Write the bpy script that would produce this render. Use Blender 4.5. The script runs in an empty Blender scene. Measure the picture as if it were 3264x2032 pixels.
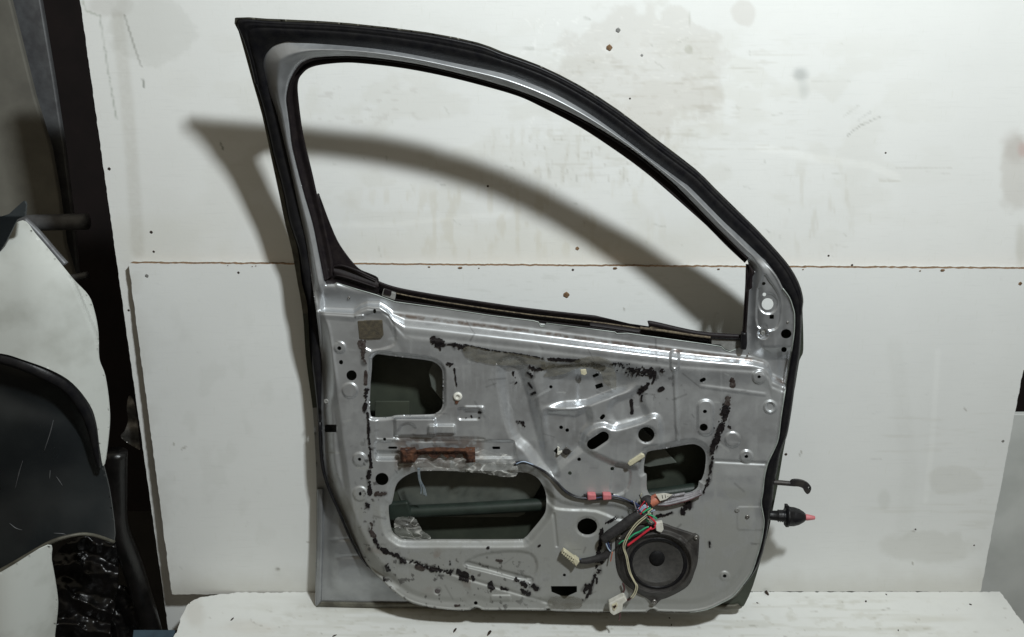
import bpy, bmesh, math, random
import numpy as np
from mathutils import Vector, Matrix

random.seed(7)
R = math.radians
SC = bpy.context.scene
COL = SC.collection

# ------------------------------------------------------------------ camera, world, lamps, exposure
FPX, CU, CV = 2800.0, 1632.0, 1016.0
PITCH = R(25.0)
CAM = np.array([0.0, -1.666, 1.515])
FWD = np.array([0.0, math.cos(PITCH), -math.sin(PITCH)])
UPV = np.array([0.0, math.sin(PITCH), math.cos(PITCH)])
RGT = np.array([1.0, 0.0, 0.0])
cd = bpy.data.cameras.new('camera'); cam = bpy.data.objects.new('camera', cd); COL.objects.link(cam)
cam.location = CAM; cam.rotation_euler = (R(90) - PITCH, 0, 0)
cd.sensor_width = 36.0; cd.lens = 36.0 * FPX / 3264.0; cd.clip_start = 0.05; cd.clip_end = 60
SC.camera = cam

W = bpy.data.worlds.new('World'); SC.world = W; W.use_nodes = True
bg = W.node_tree.nodes['Background']
# dim workshop round the door: pale warm ceiling, dark floor
wt = W.node_tree; _tc = wt.nodes.new('ShaderNodeTexCoord'); _sx = wt.nodes.new('ShaderNodeSeparateXYZ'); _mr = wt.nodes.new('ShaderNodeMapRange'); _mx = wt.nodes.new('ShaderNodeMix')
_mr.interpolation_type = 'SMOOTHSTEP'; _mr.inputs['From Min'].default_value = -.55; _mr.inputs['From Max'].default_value = .75; _mx.data_type = 'RGBA'
_mx.inputs[6].default_value = (.36, .32, .25, 1); _mx.inputs[7].default_value = (1.75, 1.58, 1.25, 1)
wt.links.new(_tc.outputs['Generated'], _sx.inputs[0]); wt.links.new(_sx.outputs[2], _mr.inputs['Value']); wt.links.new(_mr.outputs[0], _mx.inputs[0]); wt.links.new(_mx.outputs[2], bg.inputs[0])
bg.inputs[1].default_value = 0.13

ld = bpy.data.lights.new('ceiling_lamp', 'AREA'); ld.shape = 'RECTANGLE'; ld.size = 0.20; ld.size_y = 0.14
ld.energy = 82; ld.color = (0.93, 0.985, 1.0)
lamp = bpy.data.objects.new('ceiling_lamp', ld); COL.objects.link(lamp)
LP = Vector((0.90, -1.50, 2.90)); lamp.location = LP
lamp.rotation_euler = (Vector((-0.55, 0.0, 1.30)) - LP).to_track_quat('-Z', 'Y').to_euler()

SC.render.engine = 'CYCLES'
SC.view_settings.view_transform = 'Standard'; SC.view_settings.look = 'None'
SC.view_settings.exposure = 0.0; SC.view_settings.gamma = 1.0
SC.cycles.max_bounces = 8

# ------------------------------------------------------------------ geometry helpers
def ray(u, v):
    u = np.asarray(u, float); v = np.asarray(v, float)
    return FWD + ((u - CU) / FPX)[..., None] * RGT - ((v - CV) / FPX)[..., None] * UPV

class Plane:
    """a real plane in the room; P(u,v,h): where a traced point lies on it, h metres in front of it"""
    def __init__(s, p, n):
        s.p = np.asarray(p, float); n = np.asarray(n, float); s.n = n / np.linalg.norm(n)
    def P(s, u, v, h=0.0):
        d = ray(u, v); h = np.asarray(h, float)
        t = (s.n @ s.p + h - CAM @ s.n) / (d @ s.n)
        return CAM + d * t[..., None]

def lean_plane(off, lean, z0=0.0):
    return Plane((0, -off, z0), (0, -math.cos(R(lean)), math.sin(R(lean))))
LOWER = lean_plane(0.0, 7.35)
UPPER = lean_plane(-0.045, 5.6)
BENCH = Plane((0, 0, 0), (0, 0, 1))
# door plane: 12 cm off the board at the bottom, more at the top
DOOR_LEAN = 7.35 + 1.76
dp = LOWER.p + 0.05 * np.array([0, math.sin(R(7.35)), math.cos(R(7.35))]) + 0.15 * LOWER.n
class DoorSurface(Plane):
    """the door's own curved surface: the window frame bends away from the boards, the hinge side stands further out"""
    def P(s, u, v, h=0.0):
        u = np.asarray(u, float); v = np.asarray(v, float)
        c = .162 * (np.clip(850 - v, 0, 2000) / 793.) ** 1.57 + .028 * (u - 1632) / 900. + .036 * sstep(1350, 2400, u) * (1 - sstep(780, 1250, v))
        return Plane.P(s, u, v, np.asarray(h, float) + c)
DOOR = DoorSurface(dp, (0, -math.cos(R(DOOR_LEAN)), math.sin(R(DOOR_LEAN))))

def hash2(i, j, s):
    x = np.sin(i * 127.1 + j * 311.7 + s * 74.7) * 43758.5453
    return x - np.floor(x)
def vnoise(x, y, s=0):
    i = np.floor(x); j = np.floor(y); fx = x - i; fy = y - j
    fx = fx * fx * (3 - 2 * fx); fy = fy * fy * (3 - 2 * fy)
    a = hash2(i, j, s); b = hash2(i + 1, j, s); c = hash2(i, j + 1, s); d = hash2(i + 1, j + 1, s)
    return (a * (1 - fx) + b * fx) * (1 - fy) + (c * (1 - fx) + d * fx) * fy
def fbm(x, y, s=0, o=4):
    r = 0; a = 0.5; t = 0
    for k in range(o):
        r = r + a * vnoise(x, y, s + k * 13); t += a; a *= 0.5; x = x * 2.03; y = y * 2.03
    return r / t
def sstep(a, b, x):
    t = np.clip((x - a) / (b - a), 0, 1); return t * t * (3 - 2 * t)

def cr(pts, n=6, closed=False):
    """Catmull-Rom through traced points"""
    p = np.asarray(pts, float); N = len(p); out = []
    rng = range(N) if closed else range(N - 1)
    for i in rng:
        if closed: a, b, c, d = p[(i - 1) % N], p[i], p[(i + 1) % N], p[(i + 2) % N]
        else: a, b, c, d = p[max(i - 1, 0)], p[i], p[i + 1], p[min(i + 2, N - 1)]
        for k in range(n):
            t = k / n
            out.append(0.5 * ((2 * b) + (c - a) * t + (2 * a - 5 * b + 4 * c - d) * t * t + (-a + 3 * b - 3 * c + d) * t ** 3))
    if not closed: out.append(p[-1])
    return np.array(out)
def soften(p, d, sig):
    x = np.arange(p[0, 0], p[-1, 0] + d, d); y = np.interp(x, p[:, 0], p[:, 1]); r = int(3 * sig / d)
    k = np.exp(-.5 * (np.arange(-r, r + 1) * d / sig) ** 2); k /= k.sum()
    return x, np.convolve(np.pad(y, r, mode='edge'), k, 'valid')
def resample(p, n):
    p = np.asarray(p, float); d = np.r_[0, np.cumsum(np.linalg.norm(np.diff(p, axis=0), axis=1))]
    t = np.linspace(0, d[-1], n)
    return np.stack([np.interp(t, d, p[:, k]) for k in range(p.shape[1])], 1)

def seg_dist(U, V, pts, closed=False):
    sh = U.shape; X = U.ravel(); Y = V.ravel(); D = np.full(X.shape, 1e18)
    p = np.asarray(pts, float); N = len(p)
    for i in range(N if closed else N - 1):
        a = p[i]; b = p[(i + 1) % N]; e = b - a; L = e @ e + 1e-12
        t = np.clip(((X - a[0]) * e[0] + (Y - a[1]) * e[1]) / L, 0, 1)
        dx = X - a[0] - t * e[0]; dy = Y - a[1] - t * e[1]
        np.minimum(D, dx * dx + dy * dy, out=D)
    return np.sqrt(D).reshape(sh)
def sdf(U, V, pts):
    """signed distance to a closed outline, negative inside"""
    D = seg_dist(U, V, pts, True)
    p = np.asarray(pts, float); N = len(p); ins = np.zeros(U.shape, bool)
    for i in range(N):
        a = p[i]; b = p[(i + 1) % N]
        if a[1] == b[1]: continue
        c = (a[1] > V) != (b[1] > V)
        ins ^= c & (U < (b[0] - a[0]) * (V - a[1]) / (b[1] - a[1]) + a[0])
    return np.where(ins, -D, D)
def sdf_near(U, V, pts, pad=60):
    p = np.asarray(pts); x0, y0 = p.min(0) - pad; x1, y1 = p.max(0) + pad
    m = (U > x0) & (U < x1) & (V > y0) & (V < y1)
    F = np.full(U.shape, float(pad))
    if m.any(): F[m] = np.minimum(sdf(U[m], V[m], p), pad)
    return F
def ell(x, y, rx, ry, n=28, ang=0):
    t = np.linspace(0, 2 * math.pi, n, endpoint=False); c, s = math.cos(R(ang)), math.sin(R(ang))
    X = rx * np.cos(t); Y = ry * np.sin(t)
    return np.stack([x + X * c - Y * s, y + X * s + Y * c], 1)
def rrect(x0, y0, x1, y1, r, ang=0, n=5):
    pts = []
    for cx, cy, a in ((x1 - r, y1 - r, 0), (x0 + r, y1 - r, 90), (x0 + r, y0 + r, 180), (x1 - r, y0 + r, 270)):
        for k in range(n + 1):
            t = R(a + 90 * k / n); pts.append((cx + r * math.cos(t), cy + r * math.sin(t)))
    p = np.array(pts)
    if ang:
        c = np.array([(x0 + x1) / 2, (y0 + y1) / 2]); q = p - c; ca, sa = math.cos(R(ang)), math.sin(R(ang))
        p = np.stack([q[:, 0] * ca - q[:, 1] * sa, q[:, 0] * sa + q[:, 1] * ca], 1) + c
    return p

def link(name, me, mat=None, parent=None, smooth=True):
    o = bpy.data.objects.new(name, me); COL.objects.link(o)
    if mat:
        for m in (mat if isinstance(mat, (list, tuple)) else [mat]): me.materials.append(m)
    if smooth and len(me.polygons): me.polygons.foreach_set('use_smooth', np.ones(len(me.polygons), bool))
    if parent: o.parent = parent
    return o
def origin(parent):
    v = np.zeros(3)
    while parent is not None:
        v = v + np.array(parent.location); parent = parent.parent
    return v
def mesh(name, verts, faces, mat=None, parent=None, smooth=True, base=None):
    """base: where the object's own origin goes when it is a top-level mesh"""
    v = np.asarray(verts, float)
    loc = None
    if parent is not None: v = v - origin(parent)
    elif base is not None: loc = np.asarray(base, float); v = v - loc
    me = bpy.data.meshes.new(name); me.from_pydata(v.tolist(), [], faces if isinstance(faces, list) else faces.tolist()); me.update()
    o = link(name, me, mat, parent, smooth)
    if loc is not None: o.location = loc
    return o
def fcolor(o, name, rgb):
    a = o.data.color_attributes.new(name, 'FLOAT_COLOR', 'POINT')
    c = np.ones((len(o.data.vertices), 4)); c[:, :3] = rgb
    a.data.foreach_set('color', c.ravel())

def sheet(name, f, box, step, hf, plane, mat, parent=None, thick=0.0, attrs=None, base=None, smooth=True, facemat=None, rimmat=0):
    """pressed or moulded sheet: the grid cells where f<0, edge snapped to f=0, hf gives its relief in metres"""
    u = np.arange(box[0], box[2] + step, step, dtype=float); v = np.arange(box[1], box[3] + step, step, dtype=float)
    U, V = np.meshgrid(u, v); F = f(U, V)
    Fc = 0.25 * (F[:-1, :-1] + F[1:, :-1] + F[:-1, 1:] + F[1:, 1:]); keep = Fc < 0
    gy, gx = np.gradient(F, step); g2 = gx * gx + gy * gy + 1e-6
    m = np.abs(F) < 0.8 * step
    du = np.clip(-F * gx / g2, -.7 * step, .7 * step); dv = np.clip(-F * gy / g2, -.7 * step, .7 * step)
    U = U + np.where(m, du, 0); V = V + np.where(m, dv, 0)
    nu = U.shape[1]; idx = np.arange(U.size).reshape(U.shape)
    q = np.stack([idx[:-1, :-1], idx[1:, :-1], idx[1:, 1:], idx[:-1, 1:]], -1)[keep]
    used = np.unique(q); remap = np.full(U.size, -1); remap[used] = np.arange(len(used)); q = remap[q]
    Uu, Vv = U.ravel()[used], V.ravel()[used]
    H = hf(Uu, Vv) if callable(hf) else np.full(Uu.shape, float(hf))
    P = plane.P(Uu, Vv, H); nv = len(P); nq = len(q)
    if thick:
        e = np.concatenate([q[:, [0, 1]], q[:, [1, 2]], q[:, [2, 3]], q[:, [3, 0]]])
        key = np.sort(e, 1); key = key[:, 0] * nv + key[:, 1]
        _, inv, cnt = np.unique(key, return_inverse=True, return_counts=True); be = e[cnt[inv] == 1]
        P = np.concatenate([P, P - plane.n * thick])
        rim = np.stack([be[:, 1], be[:, 0], be[:, 0] + nv, be[:, 1] + nv], 1)
        qa = np.concatenate([q, q[:, ::-1] + nv, rim])
    else: qa = q
    o = mesh(name, P, qa, mat, parent, smooth, base)
    if facemat is not None:
        mi = facemat(Uu[q].mean(1), Vv[q].mean(1)).astype(np.int32)
        if thick: mi = np.r_[mi, mi, np.full(len(rim), 1)]
        o.data.polygons.foreach_set('material_index', mi)
    elif rimmat and thick:
        o.data.polygons.foreach_set('material_index', np.r_[np.zeros(2 * nq, np.int32), np.full(len(rim), rimmat, np.int32)])
    if thick and smooth:   # keep the cut edge crisp
        sh = np.ones(len(qa), bool); sh[2 * nq:] = False; o.data.polygons.foreach_set('use_smooth', sh)
        o.data.update()
        if not o.data.attributes.get('sharp_edge'): o.data.attributes.new('sharp_edge', 'BOOLEAN', 'EDGE')
        ev = np.empty(len(o.data.edges) * 2, np.int32); o.data.edges.foreach_get('vertices', ev); ev = np.sort(ev.reshape(-1, 2), 1)
        bk = np.sort(np.concatenate([be, be + nv]), 1)
        o.data.attributes['sharp_edge'].data.foreach_set('value', np.isin(ev[:, 0].astype(np.int64) * (2 * nv) + ev[:, 1], bk[:, 0].astype(np.int64) * (2 * nv) + bk[:, 1]))
    if attrs:
        for k, fn in attrs.items():
            c = fn(Uu, Vv); fcolor(o, k, np.concatenate([c, c]) if thick else c)
    return o

def band(name, A, B, prof, plane, mat, parent, n=160, hA=None):
    """strip between two traced edges with a moulded cross-section prof = [(t, h_mm), ...]"""
    A = resample(cr(A, 5), n); B = resample(cr(B, 5), n); k = len(prof)
    off = np.zeros(n) if hA is None else np.interp(np.linspace(0, 1, n), np.linspace(0, 1, len(hA)), hA)
    rows = []
    for t, h in prof:
        q = A * (1 - t) + B * t; rows.append(plane.P(q[:, 0], q[:, 1], (h + off) / 1000.0))
    V = np.concatenate(rows); F = []
    for j in range(k - 1):
        for i in range(n - 1): F.append((j * n + i, j * n + i + 1, (j + 1) * n + i + 1, (j + 1) * n + i))
    return mesh(name, V, F, mat, parent)

def tube(name, pts, rad, mat, parent=None, seg=8, sub=5, base=None, cap=True):
    p = cr(pts, sub); n = len(p)
    rad = np.interp(np.linspace(0, 1, n), np.linspace(0, 1, len(rad)), rad) if hasattr(rad, '__len__') else np.full(n, rad)
    T = np.gradient(p, axis=0); T /= np.linalg.norm(T, axis=1)[:, None] + 1e-12
    a = np.cross(T[0], [0, 0, 1.0]);
    if np.linalg.norm(a) < .1: a = np.cross(T[0], [1.0, 0, 0])
    a /= np.linalg.norm(a); V = []; F = []
    for i in range(n):
        a = a - T[i] * (a @ T[i]); a /= np.linalg.norm(a) + 1e-12; b = np.cross(T[i], a)
        for k in range(seg):
            w = 2 * math.pi * k / seg; V.append(p[i] + rad[i] * (math.cos(w) * a + math.sin(w) * b))
    for i in range(n - 1):
        for k in range(seg):
            F.append((i * seg + k, i * seg + (k + 1) % seg, (i + 1) * seg + (k + 1) % seg, (i + 1) * seg + k))
    if cap: F.append(tuple(range(seg - 1, -1, -1))); F.append(tuple(range((n - 1) * seg, n * seg)))
    return mesh(name, V, F, mat, parent, True, base)

def lathe(name, c, axis, prof, mat, parent=None, seg=20, base=None, jag=0.0):
    ax = np.asarray(axis, float); ax /= np.linalg.norm(ax)
    a = np.cross(ax, [0, 0, 1.0]);
    if np.linalg.norm(a) < .1: a = np.cross(ax, [1.0, 0, 0])
    a /= np.linalg.norm(a); b = np.cross(ax, a); V = []; F = []; n = len(prof)
    for x, r in prof:
        for k in range(seg):
            w = 2 * math.pi * k / seg; rr = r * (1 + jag * math.sin(k * 2.3))
            V.append(np.asarray(c) + ax * x + rr * (math.cos(w) * a + math.sin(w) * b))
    for i in range(n - 1):
        for k in range(seg): F.append((i * seg + k, i * seg + (k + 1) % seg, (i + 1) * seg + (k + 1) % seg, (i + 1) * seg + k))
    F.append(tuple(range(seg - 1, -1, -1))); F.append(tuple(range((n - 1) * seg, n * seg)))
    return mesh(name, V, F, mat, parent, True, base)

def slab(name, pts, plane, h0, h1, mat, parent=None, bevel=0.0, base=None, smooth=False):
    """solid with a traced outline between heights h0 and h1 (mm) over a plane, edges bevelled"""
    p = np.asarray(pts, float)[::-1]; n = len(p)
    top = plane.P(p[:, 0], p[:, 1], h1 / 1000.); bot = top - plane.n * (h1 - h0) / 1000.
    V = np.concatenate([top, bot])
    area = 0.5 * np.sum(p[:, 0] * np.roll(p[:, 1], -1) - np.roll(p[:, 0], -1) * p[:, 1])
    idx = list(range(n))
    if area > 0: idx = idx[::-1]
    F = [tuple(idx), tuple(i + n for i in idx[::-1])]
    for k in range(n):
        i, j = idx[k], idx[(k + 1) % n]; F.append((i, i + n, j + n, j))
    o = mesh(name, V, F, mat, parent, smooth, base)
    if bevel:
        md = o.modifiers.new('bevel', 'BEVEL'); md.width = bevel / 1000.; md.segments = 2; md.limit_method = 'ANGLE'; md.angle_limit = R(40)
    return o

# ------------------------------------------------------------------ materials
def new_mat(name):
    m = bpy.data.materials.new(name); m.use_nodes = True
    nt = m.node_tree; return m, nt, nt.nodes['Principled BSDF']
def N(nt, typ, **kw):
    n = nt.nodes.new(typ)
    for k, v in kw.items(): setattr(n, k, v)
    return n
def coords(nt, scale=(1, 1, 1)):
    tc = N(nt, 'ShaderNodeTexCoord'); mp = N(nt, 'ShaderNodeMapping'); mp.inputs['Scale'].default_value = scale
    nt.links.new(tc.outputs['Object'], mp.inputs['Vector']); return mp.outputs['Vector']
def noise(nt, vec, scale, detail=4, rough=.55):
    n = N(nt, 'ShaderNodeTexNoise'); n.inputs['Scale'].default_value = scale; n.inputs['Detail'].default_value = detail
    n.inputs['Roughness'].default_value = rough; nt.links.new(vec, n.inputs['Vector']); return n.outputs['Fac']
def ramp(nt, fac, a, b):
    r = N(nt, 'ShaderNodeMapRange'); r.inputs['From Min'].default_value = a; r.inputs['From Max'].default_value = b
    nt.links.new(fac, r.inputs['Value']); return r.outputs['Result']
def mix(nt, fac, a, b, mode='MIX'):
    n = N(nt, 'ShaderNodeMix', data_type='RGBA', blend_type=mode)
    for s, x in ((0, fac), (6, a), (7, b)):
        if hasattr(x, 'links'): nt.links.new(x, n.inputs[s])
        elif s == 0: n.inputs[0].default_value = x
        else: n.inputs[s].default_value = (*x, 1)
    return n.outputs[2]
def bump(nt, b, h, strength, dist):
    n = N(nt, 'ShaderNodeBump'); n.inputs['Strength'].default_value = strength; n.inputs['Distance'].default_value = dist
    nt.links.new(h, n.inputs['Height']); nt.links.new(n.outputs[0], b.inputs['Normal'])

def simple(name, col, col2=None, rough=.5, metal=0., scale=40, bmp=.15, spec=.5, thr=(.35, .65), coat=0.):
    m, nt, b = new_mat(name); vec = coords(nt); f = noise(nt, vec, scale)
    col2 = col2 or tuple(c * .6 for c in col)
    nt.links.new(mix(nt, ramp(nt, f, *thr), col, col2), b.inputs['Base Color'])
    rr = N(nt, 'ShaderNodeMapRange'); rr.inputs['To Min'].default_value = max(rough - .1, .03); rr.inputs['To Max'].default_value = min(rough + .12, 1)
    nt.links.new(f, rr.inputs['Value']); nt.links.new(rr.outputs[0], b.inputs['Roughness'])
    b.inputs['Metallic'].default_value = metal; b.inputs['Specular IOR Level'].default_value = spec
    b.inputs['Coat Weight'].default_value = coat
    if bmp: bump(nt, b, noise(nt, vec, scale * 4, 3), bmp, .002)
    return m

def board_mat(name, tint=(.80, .81, .79)):
    m, nt, b = new_mat(name)
    at = N(nt, 'ShaderNodeAttribute'); at.attribute_name = 'stain_shade'
    f = noise(nt, coords(nt, (1, 1, 1)), 5, 6); g = noise(nt, coords(nt, (3, 3, 40)), 6, 5); h = noise(nt, coords(nt, (60, 60, 5)), 4, 5)
    c = mix(nt, ramp(nt, f, .3, .75), tint, tuple(x * .95 for x in tint))
    c = mix(nt, ramp(nt, g, .55, .8), c, tuple(x * .93 for x in tint))
    c = mix(nt, ramp(nt, h, .62, .85), c, tuple(x * .9 for x in (tint[0], tint[1], tint[2] * .97)))
    nt.links.new(mix(nt, 1.0, c, at.outputs['Color'], 'MULTIPLY'), b.inputs['Base Color'])
    b.inputs['Roughness'].default_value = .5; b.inputs['Specular IOR Level'].default_value = .25
    bump(nt, b, noise(nt, coords(nt), 160, 4), .12, .001)
    return m
def panel_mat(name):
    """silver car paint under dust and handling marks"""
    m, nt, b = new_mat(name)
    at = N(nt, 'ShaderNodeAttribute'); at.attribute_name = 'grime'
    sep = N(nt, 'ShaderNodeSeparateColor'); nt.links.new(at.outputs['Color'], sep.inputs[0])
    vec = coords(nt); f = noise(nt, vec, 9, 6, .6); f2 = noise(nt, vec, 60, 5, .6)
    a = N(nt, 'ShaderNodeMath', operation='MULTIPLY_ADD'); nt.links.new(ramp(nt, f, .3, .8), a.inputs[0]); a.inputs[1].default_value = .45
    nt.links.new(sep.outputs[0], a.inputs[2])
    a2 = N(nt, 'ShaderNodeMath', operation='MULTIPLY_ADD', use_clamp=True); nt.links.new(ramp(nt, f2, .45, .8), a2.inputs[0]); a2.inputs[1].default_value = .25
    nt.links.new(a.outputs[0], a2.inputs[2]); dust = a2.outputs[0]
    c = mix(nt, dust, (.57, .59, .615), (.325, .33, .315))
    c = mix(nt, sep.outputs[1], c, (.16, .09, .055))
    c = mix(nt, sep.outputs[2], c, (.035, .03, .028))
    nt.links.new(c, b.inputs['Base Color'])
    mr = N(nt, 'ShaderNodeMapRange'); mr.inputs['To Min'].default_value = .82; mr.inputs['To Max'].default_value = .25
    nt.links.new(dust, mr.inputs['Value']); nt.links.new(mr.outputs[0], b.inputs['Metallic'])
    rr = N(nt, 'ShaderNodeMapRange'); rr.inputs['To Min'].default_value = .31; rr.inputs['To Max'].default_value = .58
    nt.links.new(dust, rr.inputs['Value']); nt.links.new(rr.outputs[0], b.inputs['Roughness'])
    bump(nt, b, f2, .05, .001)
    return m
def film_mat(name, tint=(.8, .8, .76), alpha=.35, crease_glint=.38):
    m, nt, b = new_mat(name)
    b.inputs['Base Color'].default_value = (*tint, 1); b.inputs['Roughness'].default_value = .18; b.inputs['Specular IOR Level'].default_value = .8
    f = noise(nt, coords(nt), 45, 2); mr = N(nt, 'ShaderNodeMapRange'); mr.inputs['To Min'].default_value = alpha * .4; mr.inputs['To Max'].default_value = alpha * 1.6
    nt.links.new(f, mr.inputs['Value'])
    g = noise(nt, coords(nt, (1, 1, 2)), 22, 1); a = N(nt, 'ShaderNodeMath', operation='SUBTRACT'); a.inputs[1].default_value = .5; nt.links.new(g, a.inputs[0])
    c = N(nt, 'ShaderNodeMath', operation='ABSOLUTE'); nt.links.new(a.outputs[0], c.inputs[0])
    d = N(nt, 'ShaderNodeMath', operation='MULTIPLY_ADD', use_clamp=True); nt.links.new(ramp(nt, c.outputs[0], .035, .0), d.inputs[0]); d.inputs[1].default_value = crease_glint; nt.links.new(mr.outputs[0], d.inputs[2])
    nt.links.new(d.outputs[0], b.inputs['Alpha'])   # crease highlights painted into the opacity as more solid lines
    return m

M = dict(
    upper=board_mat('white_laminate'), lower=board_mat('white_laminate_clean', (.75, .765, .75)), bench=board_mat('white_laminate_bench', (.74, .75, .725)),
    chip=simple('raw_chipboard', (.25, .155, .085), (.12, .07, .035), .9, 0, 150, .5),
    silver=panel_mat('silver_paint'),
    skin=simple('green_primer', (.05, .058, .043), (.03, .036, .027), .5, 0, 14, .1),
    flange=simple('flange_silver', (.38, .39, .40), (.28, .29, .30), .40, .72, 14, .08),
    lip=simple('pale_paint_edge', (.42, .46, .43), (.30, .33, .31), .4, .2, 60, 0),
    brace=simple('grey_green_plate', (.11, .12, .105), (.08, .09, .08), .5, 0, 30, .1),
    bar=simple('green_primer_bar', (.028, .040, .033), (.018, .026, .021), .4, .1, 30, .1),
    edge=simple('dirty_edge_paint', (.15, .145, .115), (.075, .07, .055), .55, .3, 30, .2),
    rubber=simple('black_rubber', (.007, .007, .009), (.013, .0125, .013), .42, 0, 60, .2, .28),
    channel=simple('dark_channel', (.009, .0065, .008), (.016, .012, .012), .55, 0, 70, .2, .25),
    felt=simple('brown_felt', (.20, .165, .11), (.07, .055, .04), .95, 0, 180, .5),
    mast=simple('black_butyl_sealant', (.006, .005, .006), (.014, .011, .011), .5, 0, 160, .5, .22),
    mastb=simple('brown_old_sealant', (.03, .018, .016), (.06, .05, .045), .6, 0, 140, .8, .4),
    strap=simple('oily_steel', (.035, .033, .035), (.06, .055, .05), .45, .4, 60, .2),
    rust=simple('rusty_steel', (.11, .045, .022), (.032, .014, .010), .85, .2, 90, .6),
    white=simple('white_plastic', (.68, .67, .61), (.55, .54, .48), .45, 0, 80, .1),
    cream=simple('cream_plastic', (.62, .58, .42), (.48, .45, .32), .45, 0, 80, .1),
    grey=simple('grey_plastic', (.26, .26, .25), (.17, .17, .16), .45, 0, 60, .1),
    steel=simple('dull_steel', (.40, .39, .37), (.2, .19, .18), .4, .9, 90, .2),
    black=simple('black_plastic', (.014, .013, .013), (.03, .027, .025), .5, 0, 50, .25),
    basket=simple('dusty_black_plastic', (.022, .02, .019), (.05, .046, .042), .6, 0, 40, .25),
    cone=simple('speaker_paper', (.045, .044, .042), (.065, .062, .058), .62, 0, 120, .3),
    cap=simple('dust_cap_cloth', (.007, .007, .008), (.012, .012, .012), .6, 0, 160, .4, .2),
    tape=simple('black_cloth_tape', (.013, .012, .013), (.03, .028, .028), .7, 0, 120, .4),
    pink=simple('pink_tape', (.62, .20, .21), (.5, .15, .17), .5, 0, 70, .15),
    copper=simple('copper_tape', (.50, .17, .10), (.36, .12, .08), .5, 0, 70, .2),
    wblue=simple('blue_wire', (.05, .07, .18), (.03, .04, .10), .4, 0, 60, 0), wlblue=simple('pale_blue_wire', (.42, .5, .62), (.3, .38, .5), .4, 0, 60, 0),
    wgreen=simple('green_wire', (.05, .42, .20), (.03, .28, .13), .4, 0, 60, 0), wred=simple('red_wire', (.62, .03, .05), (.45, .02, .04), .4, 0, 60, 0),
    wyel=simple('cream_wire', (.58, .54, .38), (.42, .40, .28), .45, 0, 60, 0), wblk=simple('black_wire', (.012, .012, .014), (.03, .03, .03), .38, 0, 60, 0),
    wgrey=simple('grey_sleeve', (.36, .35, .37), (.2, .19, .2), .4, 0, 60, .1), wbrn=simple('brown_wire', (.12, .05, .05), (.07, .03, .03), .4, 0, 60, 0),
    film=film_mat('clear_film', (.8, .8, .76), .13), film2=film_mat('dusty_film', (.15, .14, .11), .45, .05), thread=simple('plastic_threads', (.12, .16, .2), (.3, .34, .36), .3, 0, 60, 0),
    foam=simple('brown_foam', (.085, .07, .045), (.05, .042, .03), .95, 0, 120, .5),
    paper=simple('paper_label', (.72, .70, .62), (.6, .58, .5), .7, 0, 60, .1), ink=simple('black_ink', (.02, .02, .02), (.03, .03, .03), .6, 0, 60, 0),
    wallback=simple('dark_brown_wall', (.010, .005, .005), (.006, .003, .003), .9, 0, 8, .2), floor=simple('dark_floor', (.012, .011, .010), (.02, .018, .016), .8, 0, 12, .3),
    greyboard=simple('grey_dusty_board', (.17, .165, .14), (.115, .11, .095), .85, 0, 7, .2), backgrey=simple('shaded_white_board', (.60, .62, .60), (.48, .50, .48), .6, 0, 6, .1),
    bumper=simple('scuffed_white_paint', (.56, .58, .55), (.38, .39, .355), .5, 0, 11, .08, .4, (.45, .8)), bdark=simple('dark_plastic', (.011, .013, .0145), (.019, .022, .023), .3, 0, 7, .15),
    navy=simple('dark_teal_plastic', (.012, .017, .020), (.018, .024, .028), .45, 0, 12, .1), gloss=simple('glossy_black', (.003, .003, .003), (.007, .006, .006), .32, 0, 30, .3),
    pipe=simple('grey_pipe', (.14, .145, .15), (.09, .09, .095), .5, .3, 30, .15), blueb=simple('blue_painted_plank', (.045, .08, .105), (.03, .05, .07), .7, 0, 20, .2),
    speck=simple('dark_speck', (.05, .03, .02), (.02, .015, .012), .9, 0, 200, .2), gasket=simple('grey_grommet', (.07, .06, .06), (.10, .09, .09), .6, 0, 80, .2),
)

def tag(o, label, cat=None, group=None, kind=None):
    if label: o['label'] = label
    if cat: o['category'] = cat
    if group: o['group'] = group
    if kind: o['kind'] = kind
    return o
def thing(name, loc, label, cat, group=None):
    o = bpy.data.objects.new(name, None); COL.objects.link(o); o.location = loc; o.empty_display_size = .05
    return tag(o, label, cat, group)

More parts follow.
